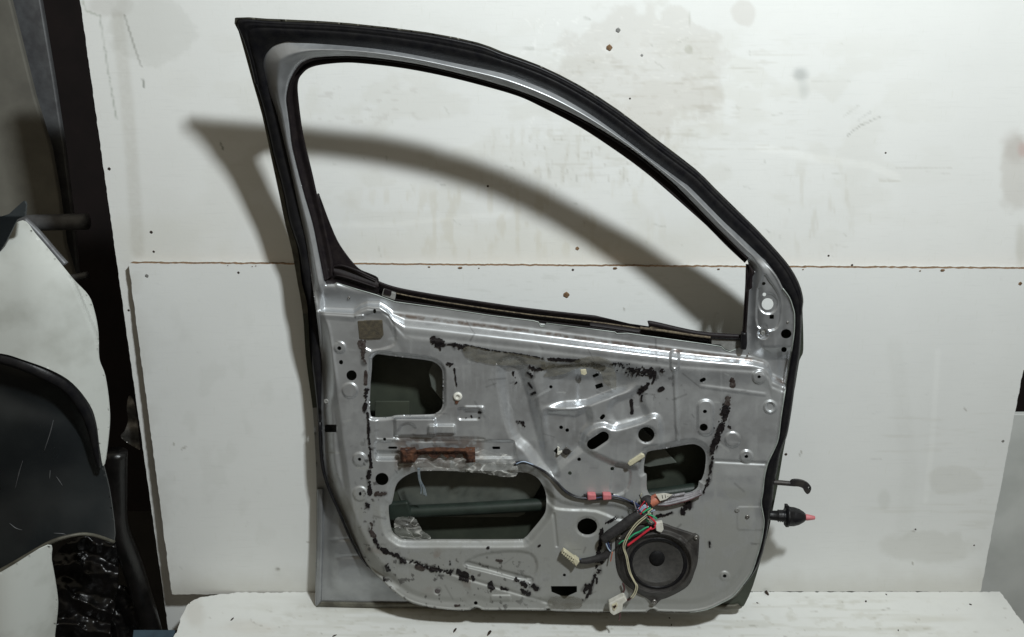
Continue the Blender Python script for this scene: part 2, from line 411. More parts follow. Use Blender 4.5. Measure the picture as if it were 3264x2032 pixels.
# ------------------------------------------------------------------ boards, with their stains, scuffs and a painted contact shadow
rs = np.random.RandomState(11)
class Paint:
    def __init__(s, U, V): s.U, s.V = U, V; s.c = np.ones((len(U), 3)); s.n = fbm(U / 60., V / 60., 3, 5); s.nf = fbm(U / 9., V / 9., 5, 4)
    def mul(s, m, col): s.c *= 1 - np.clip(m, 0, 1)[:, None] * (1 - np.asarray(col))
    def blob(s, x, y, rx, ry, col, soft=.35, wob=.9, ring=0):
        d = np.hypot((s.U - x) / rx, (s.V - y) / ry) + (s.n - .5) * wob
        m = 1 - sstep(1 - soft, 1 + soft * .3, d)
        if ring: m = m * (1 - ring) + ring * np.exp(-((d - .95) / .09) ** 2)
        s.mul(m, col)
    def line(s, pts, w, col, rag=.6):
        p = np.asarray(pts, float); x0, y0 = p.min(0) - 8 * w - 5; x1, y1 = p.max(0) + 8 * w + 5
        k = (s.U > x0) & (s.U < x1) & (s.V > y0) & (s.V < y1)
        if not k.any(): return
        m = np.zeros(len(s.U)); d = seg_dist(s.U[k], s.V[k], p)
        m[k] = (1 - sstep(w * .4, w * 1.3, d)) * (1 - rag + rag * sstep(.3, .6, s.nf[k])); s.mul(m, col)
    def streak(s, x0, y0, x1, y1, fx, fy, thr, col, seed):
        m = sstep(thr, thr + .16, fbm(s.U / fx, s.V / fy, seed, 4))
        ex = sstep(0, .25, (s.U - x0) / (x1 - x0)) * sstep(0, .25, (x1 - s.U) / (x1 - x0)); ey = sstep(0, .25, (s.V - y0) / (y1 - y0)) * sstep(0, .25, (y1 - s.V) / (y1 - y0))
        s.mul(m * ex * ey, col)

def paint_upper(U, V):
    p = Paint(U, V)
    p.blob(480, 90, 135, 130, (.86, .86, .845), .3, 1.0, .35); p.blob(345, 20, 85, 40, (.88, .87, .86), .3, 1.)
    p.line([(375, 60), (402, 300), (420, 500), (440, 800)], 24, (.88, .87, .85), .25)
    p.line([(318, 52), (350, 260), (372, 380)], 3.5, (.66, .68, .65)); p.line([(262, 0), (275, 35), (318, 52)], 4, (.72, .74, .7))
    p.line([(397, 50), (425, 140), (450, 212)], 3.5, (.6, .6, .58), .4); p.line([(455, 255), (460, 280)], 3.5, (.45, .46, .44), .2)
    p.line([(703, 455), (712, 478)], 3, (.4, .4, .38), .3)
    p.blob(2050, 220, 300, 210, (.905, .89, .875), .12, .75); p.blob(2370, 45, 42, 45, (.9, .88, .865), .2, .8); p.blob(2140, 350, 190, 110, (.955, .945, .93), .2, .9)
    p.blob(2548, 238, 30, 24, (.70, .71, .71), .7, .9); p.blob(2560, 285, 22, 34, (.86, .87, .87), .8, 1.)
    p.line([(2585, 258), (2710, 257)], 2.5, (.82, .82, .80)); p.line([(2700, 433), (2740, 402), (2806, 373)], 3, (.68, .68, .66)); p.line([(2690, 372), (2735, 338)], 4, (.85, .85, .83)); p.line([(2735, 385), (2775, 358)], 4, (.84, .84, .83))
    p.line([(2855, 538), (3035, 538)], 2.5, (.8, .79, .77)); p.line([(2950, 550), (3028, 553)], 2.5, (.86, .85, .84)); p.line([(2655, 553), (2700, 551)], 2.5, (.84, .84, .82)); p.line([(2805, 575), (2870, 577)], 4, (.86, .85, .82))
    p.blob(3235, 470, 55, 60, (.88, .86, .85), .6, .8); p.blob(3240, 560, 62, 130, (.85, .83, .81), .3, .7); p.blob(3255, 790, 25, 80, (.85, .84, .81), .5, .8); p.blob(3262, 480, 20, 30, (.97, .84, .83), .7, .6)
    p.blob(1690, 155, 26, 8, (.8, .8, .79), .7, 1.); p.blob(2195, 160, 14, 14, (.80, .80, .76), .5, .8); p.blob(2198, 60, 6, 28, (.85, .85, .83), .6, .5); p.line([(1865, 59), (1880, 62)], 5, (.75, .75, .73))
    p.streak(1450, 380, 2300, 620, 16, 70, .56, (.92, .91, .885), 21); p.streak(1000, 560, 2250, 850, 22, 90, .54, (.935, .92, .885), 22); p.streak(2480, 480, 2750, 850, 18, 90, .54, (.92, .91, .885), 23); p.streak(1480, 390, 2250, 640, 5, 26, .66, (.84, .83, .81), 26); p.streak(300, 0, 3264, 850, 120, 70, .5, (.955, .95, .935), 27); p.streak(1650, 60, 2350, 600, 26, 18, .6, (.93, .92, .905), 28)
    p.streak(1500, 60, 2700, 640, 90, 7, .63, (.90, .89, .87), 24); p.streak(900, 250, 1400, 420, 30, 14, .62, (.90, .89, .88), 25)
    p.blob(1700, 800, 900, 100, (.955, .945, .915), .9, .7); p.blob(500, 770, 240, 110, (.95, .945, .92), .9, .7)
    p.line([(2420, 470), (2600, 505), (2780, 530), (2860, 565)], 14, (1.06, 1.06, 1.06), .2); p.line([(1050, 720), (1250, 715), (1500, 690), (1750, 675)], 10, (1.05, 1.05, 1.05), .2)
    for k in range(90):
        x = 1650 + 620 * rs.rand(); y = 60 + 420 * rs.rand() * (.4 + .6 * rs.rand()); a = rs.normal(-.25, .7); L = 12 + 45 * rs.rand() ** 2
        p.line([(x, y), (x + L * math.cos(a), y + L * math.sin(a))], 1.5 + 2.5 * rs.rand(), (1.07,) * 3, .5)
    for k in range(70):
        x = 1000 + 1800 * rs.rand(); y = 60 + 780 * rs.rand(); a = rs.normal(0, .3) if rs.rand() < .5 else rs.normal(1.57, .2); L = 8 + 35 * rs.rand() ** 2
        c = .74 + .2 * rs.rand(); p.line([(x, y), (x + L * math.cos(a), y + L * math.sin(a))], 1.5 + 1.5 * rs.rand(), (c, c, c * .98), .6)
    return p.c
def paint_lower(U, V):
    p = Paint(U, V)
    p.blob(3040, 1535, 90, 48, (.93, .925, .91), .2, .6); p.blob(2960, 1740, 150, 60, (.91, .905, .89), .25, .9); p.blob(2820, 1590, 22, 34, (.92, .92, .91), .5, .9)
    p.line([(2850, 1100), (2900, 1500), (2880, 1700)], 30, (.965, .965, .96), .4); p.line([(2990, 1120), (2970, 1430), (2950, 1600)], 10, (1.05, 1.05, 1.05), .2)
    p.streak(2700, 1150, 3250, 1880, 150, 12, .6, (.94, .935, .92), 31); p.streak(420, 850, 1000, 1880, 60, 90, .6, (.96, .96, .955), 32); p.streak(1300, 850, 2400, 1000, 60, 12, .62, (.93, .93, .92), 33)
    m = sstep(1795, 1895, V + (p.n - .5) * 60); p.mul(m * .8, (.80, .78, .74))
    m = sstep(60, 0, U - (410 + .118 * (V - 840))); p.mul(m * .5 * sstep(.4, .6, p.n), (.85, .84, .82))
    for x, y in ((890, 1815), (552, 1420), (592, 1425), (980, 1730), (2910, 1800), (2920, 1690), (3080, 1310), (2555, 1440), (1740, 1000), (1990, 985)):
        p.line([(x, y), (x + rs.normal(0, 9), y + rs.normal(0, 7))], 3, (.6, .58, .55), .3)
    p.blob(885, 1815, 12, 9, (.7, .69, .67), .6, 1.)
    for k in range(50):
        x = 430 + 2800 * rs.rand(); y = 870 + 1000 * rs.rand(); a = rs.normal(0, .6); L = 6 + 30 * rs.rand() ** 2
        c = .85 + .12 * rs.rand(); p.line([(x, y), (x + L * math.cos(a), y + L * math.sin(a))], 1.5 + 1.5 * rs.rand(), (c, c, c), .6)
    return p.c
def paint_bench(U, V):
    p = Paint(U, V)
    p.streak(560, 1880, 3300, 2100, 200, 9, .5, (.90, .895, .87), 41); p.streak(560, 1880, 3300, 2100, 40, 14, .6, (.88, .87, .84), 43); p.blob(1650, 1935, 760, 26, (.80, .78, .72), .8, .5); p.blob(2950, 1975, 150, 12, (.90, .89, .86), .6, .6); p.blob(2900, 2005, 90, 12, (.86, .85, .82), .5, .8); p.blob(800, 2000, 110, 25, (.94, .92, .9), .6, .9)  # the long blob paints the door's contact shadow into the bench colour
    p.blob(620, 1950, 40, 60, (.90, .88, .86), .6, .9)
    for k in range(160):
        x = 620 + 2600 * rs.rand(); y = 1900 + 130 * rs.rand(); a = rs.normal(0, .5); L = 5 + 25 * rs.rand() ** 2
        c = .7 + .25 * rs.rand(); p.line([(x, y), (x + L * math.cos(a), y + .5 * L * math.sin(a))], 1.2 + 1.2 * rs.rand(), (c, c * .98, c * .95), .6)
    return p.c

def board(name, outline, box, step, plane, mat, paint, thick, label, base_uv, rag=2.2, seed=1):
    ol = np.asarray(outline, float)
    def f(U, V): return sdf(U, V, ol) + rag * (fbm(U / 14., V / 14., seed, 3) - .5) * 2
    o = sheet(name, f, box, step, 0.0, plane, [mat, M['chip']], None, thick, {'stain_shade': paint}, base=plane.P(*[np.array(float(x)) for x in base_uv]), smooth=False, rimmat=1)
    return tag(o, label, 'board')

up = board('wall_board', [(240, -110), (255, 0), (530, 1962), (536, 2010), (1400, 2010), (1400, 1180), (3420, 1180), (3420, -110)], (236, -112, 3424, 2014), 6, UPPER, M['upper'], paint_upper, .016,
           'large scuffed white board forming the upper backdrop behind the window opening', (1632, 850), 1.6, 3)
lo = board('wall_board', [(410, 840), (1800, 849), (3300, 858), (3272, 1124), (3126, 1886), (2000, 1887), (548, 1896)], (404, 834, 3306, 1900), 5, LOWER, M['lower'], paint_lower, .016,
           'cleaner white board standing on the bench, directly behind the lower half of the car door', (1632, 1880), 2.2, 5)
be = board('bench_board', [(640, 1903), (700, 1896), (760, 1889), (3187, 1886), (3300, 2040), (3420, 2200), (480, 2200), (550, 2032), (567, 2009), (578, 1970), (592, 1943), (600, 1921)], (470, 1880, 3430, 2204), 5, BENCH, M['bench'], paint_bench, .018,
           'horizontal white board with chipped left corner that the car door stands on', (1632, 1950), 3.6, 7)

def pin(name, u, v, r, parent, mat, plane=None, h=1.0, jag=.12):
    pl = plane or (UPPER if parent is up else LOWER)
    c = pl.P(np.array(float(u)), np.array(float(v)), 0.0)
    s = r * .00069
    return lathe(name, c - pl.n * .002, pl.n, [(0, s), (.0021, s), (.0025, s * .6), (.0022, s * .2)], mat, parent, 12, None, jag)
for u, v, r, mt in ((1942, 153, 9, 'chip'), (1970, 97, 7, 'grey'), (1840, 793, 6, 'chip'), (348, 539, 5, 'speck'), (482, 741, 5, 'speck'), (490, 803, 4, 'speck'), (2641, 816, 3.5, 'speck'), (2716, 846, 4, 'speck'), (2823, 488, 3, 'speck'), (410, 990, 4, 'speck'),
                    (1555, 594, 3.5, 'speck'), (2046, 177, 4, 'grey'), (2008, 315, 3, 'speck')):
    pin('nail_head', u, v, r, up, M[mt])
for u, v, r, mt in ((1805, 941, 10, 'chip'), (468, 880, 6, 'grey'), (760, 870, 4, 'speck'), (1826, 861, 4, 'speck'), (2505, 1449, 5, 'speck'), (3105, 1739, 3, 'speck'), (3197, 1407, 5, 'grey'), (2918, 1688, 3, 'speck'), (3252, 905, 6, 'chip')):
    pin('nail_head', u, v, r, lo, M[mt])
# crumbs of chipboard left along the sawn edges
cb = []; cf = []
for k in range(16):
    u = 640 + 2600 * rs.rand(); v = 841 + (u - 410) * .0063 + 3 + 6 * rs.rand(); q = LOWER.P(np.array(u), np.array(v), .001)
    w = (.002 + .005 * rs.rand()) * (1 if rs.rand() < .3 else .6); b0 = len(cb); pl = []
    for a in range(6): pl.append(q + np.array([w * math.cos(a * 1.05) * (.7 + .6 * rs.rand()), 0, .6 * w * math.sin(a * 1.05)]))
    cb += pl + [q + LOWER.n * .0015]; cf += [(b0 + a, b0 + (a + 1) % 6, b0 + 6) for a in range(6)]
mesh('chipped_edge', cb, cf, M['chip'], lo, False)

# other boards and the dim room to the left and right
def poly_board(name, pts, plane, t, mat, label, cat='board', bev=1.5, kind=None):
    p = np.asarray(pts, float); b = plane.P(np.array(p[:, 0].mean()), np.array(p[:, 1].max()))
    o = slab(name, p, plane, -t, 0, mat, None, bev, b); return tag(o, label, cat, None, kind)
poly_board('back_board', [(3080, 1322), (3460, 1322), (3460, 2300), (3040, 2300), (3080, 1900)], lean_plane(-.10, 4), 16, M['backgrey'], 'shaded grey-white board standing further back at the right edge, behind the lower board')
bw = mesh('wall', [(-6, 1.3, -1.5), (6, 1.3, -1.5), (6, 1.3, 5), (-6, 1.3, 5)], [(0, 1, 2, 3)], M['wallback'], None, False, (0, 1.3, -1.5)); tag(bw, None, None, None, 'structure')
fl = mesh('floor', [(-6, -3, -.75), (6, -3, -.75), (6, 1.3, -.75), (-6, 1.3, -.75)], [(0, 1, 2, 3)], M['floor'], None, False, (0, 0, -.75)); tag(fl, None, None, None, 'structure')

# ------------------------------------------------------------------ the car door
DB = DOOR.P(np.array(1700.), np.array(1950.), -.05)
door = thing('car_door', (float(DB[0]), float(DB[1]), 0.0), 'stripped silver car door leaning by the white boards, bare inner side facing out', 'car door')
def parented_part(p): return p

S_IN_L = [(1024, 1345), (1021, 1300), (1022, 1230), (1021, 1131), (1012, 1031), (999, 932), (979, 800), (962, 721), (939, 615), (916, 509), (889, 400), (877, 354), (856, 296)]
S_IN_C = [(856, 296), (845, 245), (838, 206), (840, 181), (850, 160), (870, 142), (906, 131), (946, 132), (988, 134)]
S_IN_T = [(988, 134), (1112, 144), (1235, 158), (1359, 180), (1482, 205), (1600, 230), (1678, 257), (1773, 298), (1863, 350), (1929, 395), (2012, 457), (2094, 519), (2176, 578), (2205, 600), (2304, 700), (2344, 737), (2397, 787), (2436, 827), (2476, 880), (2497, 920), (2518, 949), (2529, 980), (2534, 1004)]
S_IN_R = [(2534, 1004), (2533, 1057), (2525, 1115), (2517, 1165), (2504, 1248), (2491, 1331), (2483, 1397), (2471, 1430), (2455, 1463), (2447, 1483), (2438, 1523), (2433, 1570), (2428, 1603), (2434, 1639), (2437, 1668), (2429, 1723), (2414, 1777), (2396, 1828), (2367, 1868)]
S_OUT_L = [(1013, 1345), (1010, 1300), (1000, 1212), (989, 1131), (984, 1040), (978, 965), (962, 900), (950, 800), (932, 740), (919, 698), (899, 598), (872, 500), (853, 416), (835, 340), (812, 265)]
S_OUT_C = [(812, 265), (795, 190), (776, 130), (757, 64), (850, 67), (947, 71)]
S_OUT_T = [(947, 71), (1112, 80), (1359, 108), (1523, 141), (1600, 170), (1723, 214), (1847, 276), (1970, 354), (2094, 449), (2217, 543), (2279, 604), (2381, 703), (2423, 745), (2476, 803), (2516, 851), (2543, 898), (2556, 938), (2559, 964), (2556, 988), (2556, 1004)]
S_OUT_R = [(2556, 1004), (2554, 1066), (2549, 1132), (2537, 1205), (2526, 1291), (2511, 1380), (2497, 1420), (2487, 1450), (2478, 1500), (2469, 1541), (2462, 1600), (2454, 1650), (2433, 1759), (2407, 1821), (2372, 1866)]
BOT = [(2367, 1868), (2340, 1900), (2309, 1919), (2254, 1944), (2200, 1953), (2164, 1953), (2098, 1951), (2090, 1946), (2076, 1943), (2064, 1950), (2055, 1953), (1986, 1953), (1846, 1952), (1756, 1949), (1752, 1943), (1742, 1943), (1736, 1948), (1640, 1947), (1543, 1947), (1530, 1942), (1516, 1938), (1503, 1943), (1496, 1947), (1444, 1947), (1362, 1937), (1296, 1916), (1246, 1879), (1223, 1856), (1174, 1807), (1148, 1771), (1115, 1708), (1082, 1629), (1046, 1545), (1030, 1467), (1024, 1345)]
def joinl(*ls):
    o = []
    for l in ls: o += [tuple(x) for x in l[(1 if o else 0):]]
    return o
OUTL = cr(joinl(S_IN_L, S_IN_C, S_IN_T, S_IN_R, BOT)[:-1], 3, True)
W_TOP = [(1045, 906), (1035, 896), (1015, 797), (998, 714), (972, 625), (949, 539), (932, 466), (924, 400), (916, 340), (914, 318), (918, 285), (930, 247), (955, 210), (988, 191), (1029, 184), (1112, 181), (1194, 187), (1317, 204), (1441, 231), (1564, 264), (1700, 309), (1847, 377), (1970, 449), (2053, 508), (2135, 576), (2164, 603), (2258, 700), (2291, 734), (2344, 787), (2384, 827)]
W_RGT = [(2388, 843), (2406, 869), (2399, 883), (2397, 919), (2388, 927), (2384, 991), (2379, 1070), (2379, 1104)]
BELT = [(1066, 906), (1072, 901), (1138, 922), (1198, 939), (1260, 962), (1396, 980), (1561, 1005), (1700, 1022), (1716, 1026), (1723, 1040), (1737, 1040), (1742, 1030), (1960, 1058), (1966, 1063), (2000, 1062), (2261, 1098), (2298, 1104), (2310, 1115), (2326, 1121), (2352, 1110)]
WPOLY = np.concatenate([cr(W_TOP, 3), np.array(W_RGT), np.array(BELT[::-1])])
O_TOP = [(1131, 846), (1104, 813), (1074, 767), (1045, 698), (1018, 625), (995, 549), (975, 466), (962, 400), (952, 320), (949, 278), (953, 252), (965, 235), (984, 219), (1021, 208), (1091, 201), (1153, 203), (1276, 217), (1400, 240), (1523, 270), (1647, 306), (1723, 340), (1847, 405), (1970, 486), (2053, 547), (2119, 602), (2230, 700), (2264, 732), (2317, 786), (2374, 839)]
O_BOT = [(1131, 846), (1150, 862), (1177, 873), (1204, 887), (1207, 896), (1270, 917), (1396, 940), (1561, 965), (1700, 984), (1898, 1006), (2068, 1030), (2076, 1023), (2228, 1056), (2366, 1066)]

HOLES = {}
H1 = cr([(1186, 1147), (1191, 1138), (1202, 1130), (1223, 1132), (1297, 1141), (1367, 1150), (1390, 1159), (1405, 1173), (1411, 1194), (1411, 1258), (1411, 1290), (1404, 1307), (1390, 1317), (1371, 1322), (1269, 1324), (1246, 1329), (1216, 1331), (1191, 1330), (1181, 1323), (1179, 1281), (1181, 1224), (1185, 1177)], 3, True)
H2 = cr([(1346, 1502), (1306, 1511), (1276, 1530), (1261, 1552), (1252, 1593), (1247, 1607), (1239, 1614), (1241, 1652), (1250, 1693), (1269, 1711), (1295, 1720), (1400, 1720), (1640, 1720), (1672, 1715), (1691, 1696), (1732, 1645), (1741, 1615), (1739, 1570), (1721, 1533), (1698, 1515), (1654, 1505), (1500, 1501)], 3, True)
H3 = cr([(2112, 1432), (2195, 1417), (2222, 1419), (2241, 1432), (2250, 1455), (2246, 1501), (2236, 1530), (2228, 1534), (2225, 1551), (2212, 1564), (2189, 1572), (2129, 1577), (2080, 1581), (2065, 1567), (2061, 1548), (2061, 1513), (2053, 1507), (2053, 1481), (2060, 1448), (2073, 1438)], 3, True)
H9 = np.array([(1756, 1869), (1839, 1869), (1839, 1888), (1814, 1899), (1798, 1912), (1785, 1899), (1758, 1888)], float)
SLOT = np.concatenate([ell(1926, 1392, 17, 17), ell(1888, 1417, 17, 17)])
def hull_slot(x0, y0, x1, y1, r, n=12):
    a = math.atan2(y1 - y0, x1 - x0); p = []
    for k in range(n + 1): t = a - math.pi / 2 + math.pi * k / n; p.append((x1 + r * math.cos(t), y1 + r * math.sin(t)))
    for k in range(n + 1): t = a + math.pi / 2 + math.pi * k / n; p.append((x0 + r * math.cos(t), y0 + r * math.sin(t)))
    return np.array(p)
hole_polys = [H1, H2, H3, H9, hull_slot(1888, 1417, 1924, 1393, 17), ell(2060, 1386, 26, 24), ell(1872, 1679, 32, 26.5), ell(2097, 1797, 90, 80, 48), ell(1120.6, 1197.5, 16.5, 16.5), ell(1217.5, 1528, 21, 20), rrect(1035, 1354, 1073, 1379, 3),
              ell(2447, 970, 19, 19), rrect(2453, 1004, 2467, 1018, 2), ell(2506, 1065, 17, 15), ell(2499, 1115, 9, 8.5), hull_slot(2236, 1214, 2244, 1210, 6), ell(2243, 1363, 13, 12), np.array([(1763, 1439), (1780, 1423), (1783, 1452)], float), ell(1806, 1439, 11, 10),
              rrect(1898, 1224, 1922, 1238, 1.5, -18), rrect(1889, 1192, 1909, 1202, 2, -25), hull_slot(1918, 1333, 1923, 1327, 6), rrect(1239, 1424, 1265, 1432, 1.5), rrect(1570, 1424, 1594, 1433, 1.5)]
for x, y, rx, ry in ((1081.5, 1111, 6.5, 6.5), (1087, 1155.6, 6.5, 7.5), (1194, 993, 5, 8), (2434.7, 905, 6.2, 5.5), (2436.5, 939.5, 6, 6), (2420, 1202, 5.5, 5), (2247, 1312.5, 6.5, 6), (2379, 1456, 6, 5.5), (1788.5, 1363, 6, 6), (1808, 1372, 6, 6), (1846, 1465, 6, 6), (1816.6, 1509, 6, 6), (1951.5, 1495, 6, 6),
                     (1756, 1234, 5.5, 5.5), (1799, 1834, 5, 5), (2310, 1837, 6, 5.5), (1516.5, 1923, 6, 6), (1146, 1465, 5.5, 5.5), (1148, 1575, 4.5, 6.5), (1226, 1401, 5, 5)):
    hole_polys.append(ell(x, y, rx, ry, 20))

LEDGE = np.array([(1000, 985), (1032, 982), (1128, 986), (1150, 970), (1170, 961), (1211, 962), (1231, 975), (1251, 992), (1300, 998), (1396, 1009), (1500, 1022), (1700, 1047), (1850, 1067), (2000, 1087), (2261, 1120), (2400, 1136), (2435, 1146), (2450, 1160), (2460, 1190), (2600, 1260)], float)
LEDW = np.array([(1000, 12), (1130, 14), (1240, 20), (1290, 48), (2150, 40), (2430, 30), (2600, 20)], float)
RIDGE = np.array([(980, 1030), (1041, 1046), (1210, 1072), (1300, 1085), (1400, 1097), (1485, 1110), (1596, 1124), (1700, 1140), (1850, 1190)], float)
# pressed-in (-) and raised (+) areas of the stamping: outline, relief in mm, wall width in px
STAMP = [
    (cr([(1737, 1325), (1760, 1312), (1830, 1318), (1870, 1302), (1880, 1345), (1860, 1380), (1862, 1420), (1800, 1470), (1760, 1500), (1745, 1420)], 4, True), -9, 30),
    (cr([(1884, 1366), (1925, 1354), (1962, 1366), (2040, 1345), (2080, 1326), (2102, 1338), (2108, 1400), (2100, 1440), (2046, 1456), (2030, 1490), (1985, 1482), (1960, 1478), (1930, 1465), (1880, 1440), (1852, 1408)], 4, True), 10, 24),
    (cr([(1960, 1275), (2000, 1262), (2040, 1240), (2050, 1290), (2060, 1330), (2000, 1345), (1960, 1350), (1940, 1310)], 4, True), -6, 30),
    (cr([(1600, 1165), (1655, 1160), (1690, 1240), (1712, 1330), (1738, 1420), (1770, 1520), (1725, 1490), (1680, 1430), (1640, 1390), (1610, 1290)], 4, True), -15, 44),
    (rrect(1258, 1335, 1388, 1390, 6), 8, 12), (rrect(1365, 1356, 1450, 1385, 6), 8, 12), (cr([(1275, 1405), (1275, 1365), (1290, 1352), (1310, 1352), (1324, 1366), (1328, 1392), (1520, 1396), (1520, 1405)], 3, True), -4, 10),
    (rrect(1195, 1406, 1640, 1460, 10), -5, 12), (rrect(1200, 1440, 1278, 1466, 6), -9, 14), (rrect(1268, 1474, 1320, 1486, 5), -5, 10),
    (rrect(2224, 1276, 2274, 1388, 22), 4, 12), (rrect(2137, 1118, 2164, 1180, 13), 5, 12), (hull_slot(2150, 1180, 2160, 1400, 5), 2.5, 10), (hull_slot(2236, 1232, 2436, 1258, 5), 1.0, 12),
    (cr([(1480, 1800), (1530, 1770), (1620, 1758), (1690, 1765), (1712, 1800), (1700, 1838), (1660, 1848), (1560, 1820)], 4, True), -4, 16), (hull_slot(1490, 1798, 1690, 1850, 9), -4, 12), (hull_slot(1290, 1785, 1760, 1925, 4), -3, 16),
    (rrect(1564, 1898, 1628, 1916, 5), 3, 10), (rrect(1460, 1302, 1530, 1338, 10), -3, 12), (rrect(1480, 1296, 1542, 1312, 5), 3, 9),
    (cr([(2415, 930), (2420, 915), (2436, 875), (2452, 895), (2474, 925), (2486, 960), (2486, 1010), (2470, 1050), (2415, 1040)], 4, True), -4, 9), (ell(2448, 968, 30, 33), -3, 9), (ell(2432.5, 1065, 16, 15), -9, 9), (ell(2436, 1042, 9, 9), -2, 6),
    (rrect(2300, 1500, 2425, 1575, 20), 2, 50), (rrect(2350, 1616, 2440, 1690, 8), 1.1, 8), (hull_slot(2280, 1470, 2440, 1478, 4), -2, 14),
    (cr([(1960, 1485), (1995, 1492), (2010, 1510), (2000, 1560), (1960, 1580), (1945, 1560)], 3, True), -4, 16), (hull_slot(1765, 1640, 1775, 1740, 4), -2.5, 10),
    (cr([(1700, 1530), (1740, 1560), (1790, 1600), (1870, 1612), (1960, 1612), (2020, 1640), (1980, 1660), (1900, 1630), (1800, 1625), (1755, 1610)], 3, True), -4, 18),
    (rrect(1200, 1340, 1262, 1400, 8), -2, 12), (ell(1395, 1884, 12, 12), -2, 6), (cr([(1230, 1830), (1300, 1800), (1480, 1860), (1480, 1920), (1380, 1920), (1290, 1890)], 3, True), -3, 24),
    (cr([(1165, 1005), (1240, 1005), (1262, 1085), (1230, 1110), (1165, 1110)], 3, True), -3, 14), (hull_slot(1136, 1010, 1156, 1008, 4), 2.5, 7),
]
for x, y, r, a in ((1146, 1465, 21, 4), (1148, 1575, 23, 3), (2379, 1456, 20, 3.5), (2420, 1202, 21, 4), (2310, 1837, 15, 2.5), (1083, 1108, 18, 2.5), (1115, 1245, 24, 3), (2335, 1402, 24, 2.5), (2455, 1298, 20, 3.5), (1344, 1264, 18, -3)):
    STAMP.append((ell(x, y, r, r), a, 9))
STAMP.append((ell(2455, 1298, 14, 14), -4, 7))

FP = cr([(0, -7), (.1, -1.5), (.3, 1.5), (.48, 4.2), (.56, 2.6), (.92, -14), (1.0, -17)], 8); FP_T, FP_H = soften(FP, .005, .03)
_lp = cr([(-12, -20), (-2, -20), (1, -19.4), (4, -18.2), (7, -17.7), (20, -16.5), (26, -13.8), (42, -2.6), (48, -.4), (58, .5), (68, .3), (73, .5), (80, 1.7), (88, 2), (110, 1.2), (140, 0), (160, 0)], 6); LP_Q, LP_H = soften(_lp, .5, 3.2)
def panel_h(U, V):
    shp = U.shape; U = U.ravel(); V = V.ravel()
    do = -sdf(U, V, OUTL); dw = np.maximum(sdf(U, V, WPOLY), 0)
    do = np.maximum(do, 0)
    t = dw / (dw + do + 1e-6)
    fr = np.interp(t, FP_T, FP_H)
    vl = np.interp(U, LEDGE[:, 0], LEDGE[:, 1]); lw = np.interp(U, LEDW[:, 0], LEDW[:, 1]); q = V - vl
    led = np.interp(q / lw * 48, LP_Q, LP_H)
    led = led + (1 - sstep(1240, 1300, U)) * (1 - sstep(10, 20, q / lw * 48)) * 0
    body = led
    # frame blends into the body at both ends
    ml = (1 - sstep(890, 985, V)) * (U < 1500); mr = (1 - sstep(800, 880, V)) * (U >= 1500); m = np.maximum(ml, mr)
    # on the right the mirror corner has no ledge
    kr = sstep(2385, 2440, U); body = body * (1 - kr * (1 - sstep(1100, 1150, V)))
    body = body * (1 - .75 * (1 - sstep(1016, 1036, U)))
    # latch side slopes back
    rid = np.interp(V, RIDGE[:, 0], RIDGE[:, 1]); body = body - 13 * sstep(0, 26, rid - U) * sstep(960, 1050, V) + 2.0 * np.exp(-((U - rid) / 6) ** 2) * sstep(1000, 1050, V) * (1 - sstep(1200, 1260, V))
    h = body * (1 - m) + fr * m
    # regulator basin: soft left, top and right walls, a firm lower lip; one vertical step in its floor
    vb = np.interp(U, [1690, 1740, 1804, 1853, 1870, 1905, 1965, 2030], [1296, 1303, 1291, 1288, 1286, 1272, 1250, 1230])
    bas = (1 - sstep(-17, 17, V - vb)) * sstep(1712, 1800, U) * (1 - sstep(1960, 2045, U)) * sstep(1150, 1215, V)
    h = h - bas * (17 + 4 * sstep(1832, 1850, U))
    # rolled outer edge
    lowr = sstep(1560, 1700, V)
    h = h + (1 - m) * (-5 * lowr * (1 - sstep(24, 46, do)) + 2.2 * np.exp(-((do - 4) / 3.5) ** 2) - 3 * (1 - sstep(0, 3, do)))
    h = h - 44 * (1 - sstep(0, 42, do)) * (U < 1275) * sstep(1000, 1180, V) * (1 - sstep(1800, 1880, V))
    h = h - (1 - m) * 6 * np.exp(-((U - 2492) / 12) ** 2) * sstep(880, 960, V) * (1 - sstep(1230, 1300, V)) * .5
    for poly, a, w in STAMP:
        w = w * (.72 if w < 20 else .95); a = a * 1.12
        pad = w + 4; x0, y0 = poly.min(0) - pad; x1, y1 = poly.max(0) + pad
        k = (U > x0) & (U < x1) & (V > y0) & (V < y1)
        if k.any(): h[k] += a * (1 - sstep(-w * .5, w * .5, sdf(U[k], V[k], poly)))
    for poly, a, w in ((H1, -7, 14), (H2, -14, 30), (H3, -7, 20), (hole_polys[5], -2, 8), (hole_polys[6], -2, 9), (hole_polys[4], -1.5, 8)):
        x0, y0 = poly.min(0) - 50; x1, y1 = poly.max(0) + 50
        k = (U > x0) & (U < x1) & (V > y0) & (V < y1)
        if k.any(): h[k] += a * (1 - sstep(0, w, sdf(U[k], V[k], poly)))
    h = h + (1 - m) * (1.6 * (fbm(U / 150., V / 150., 61, 3) - .5) + .08 * (fbm(U / 22., V / 22., 62, 3) - .5))
    return (h / 1000.).reshape(shp)
def panel_f(U, V):
    F = np.maximum(sdf(U, V, OUTL), -sdf(U, V, WPOLY))
    for hp in hole_polys: F = np.maximum(F, -sdf_near(U, V, hp, 40))
    return F
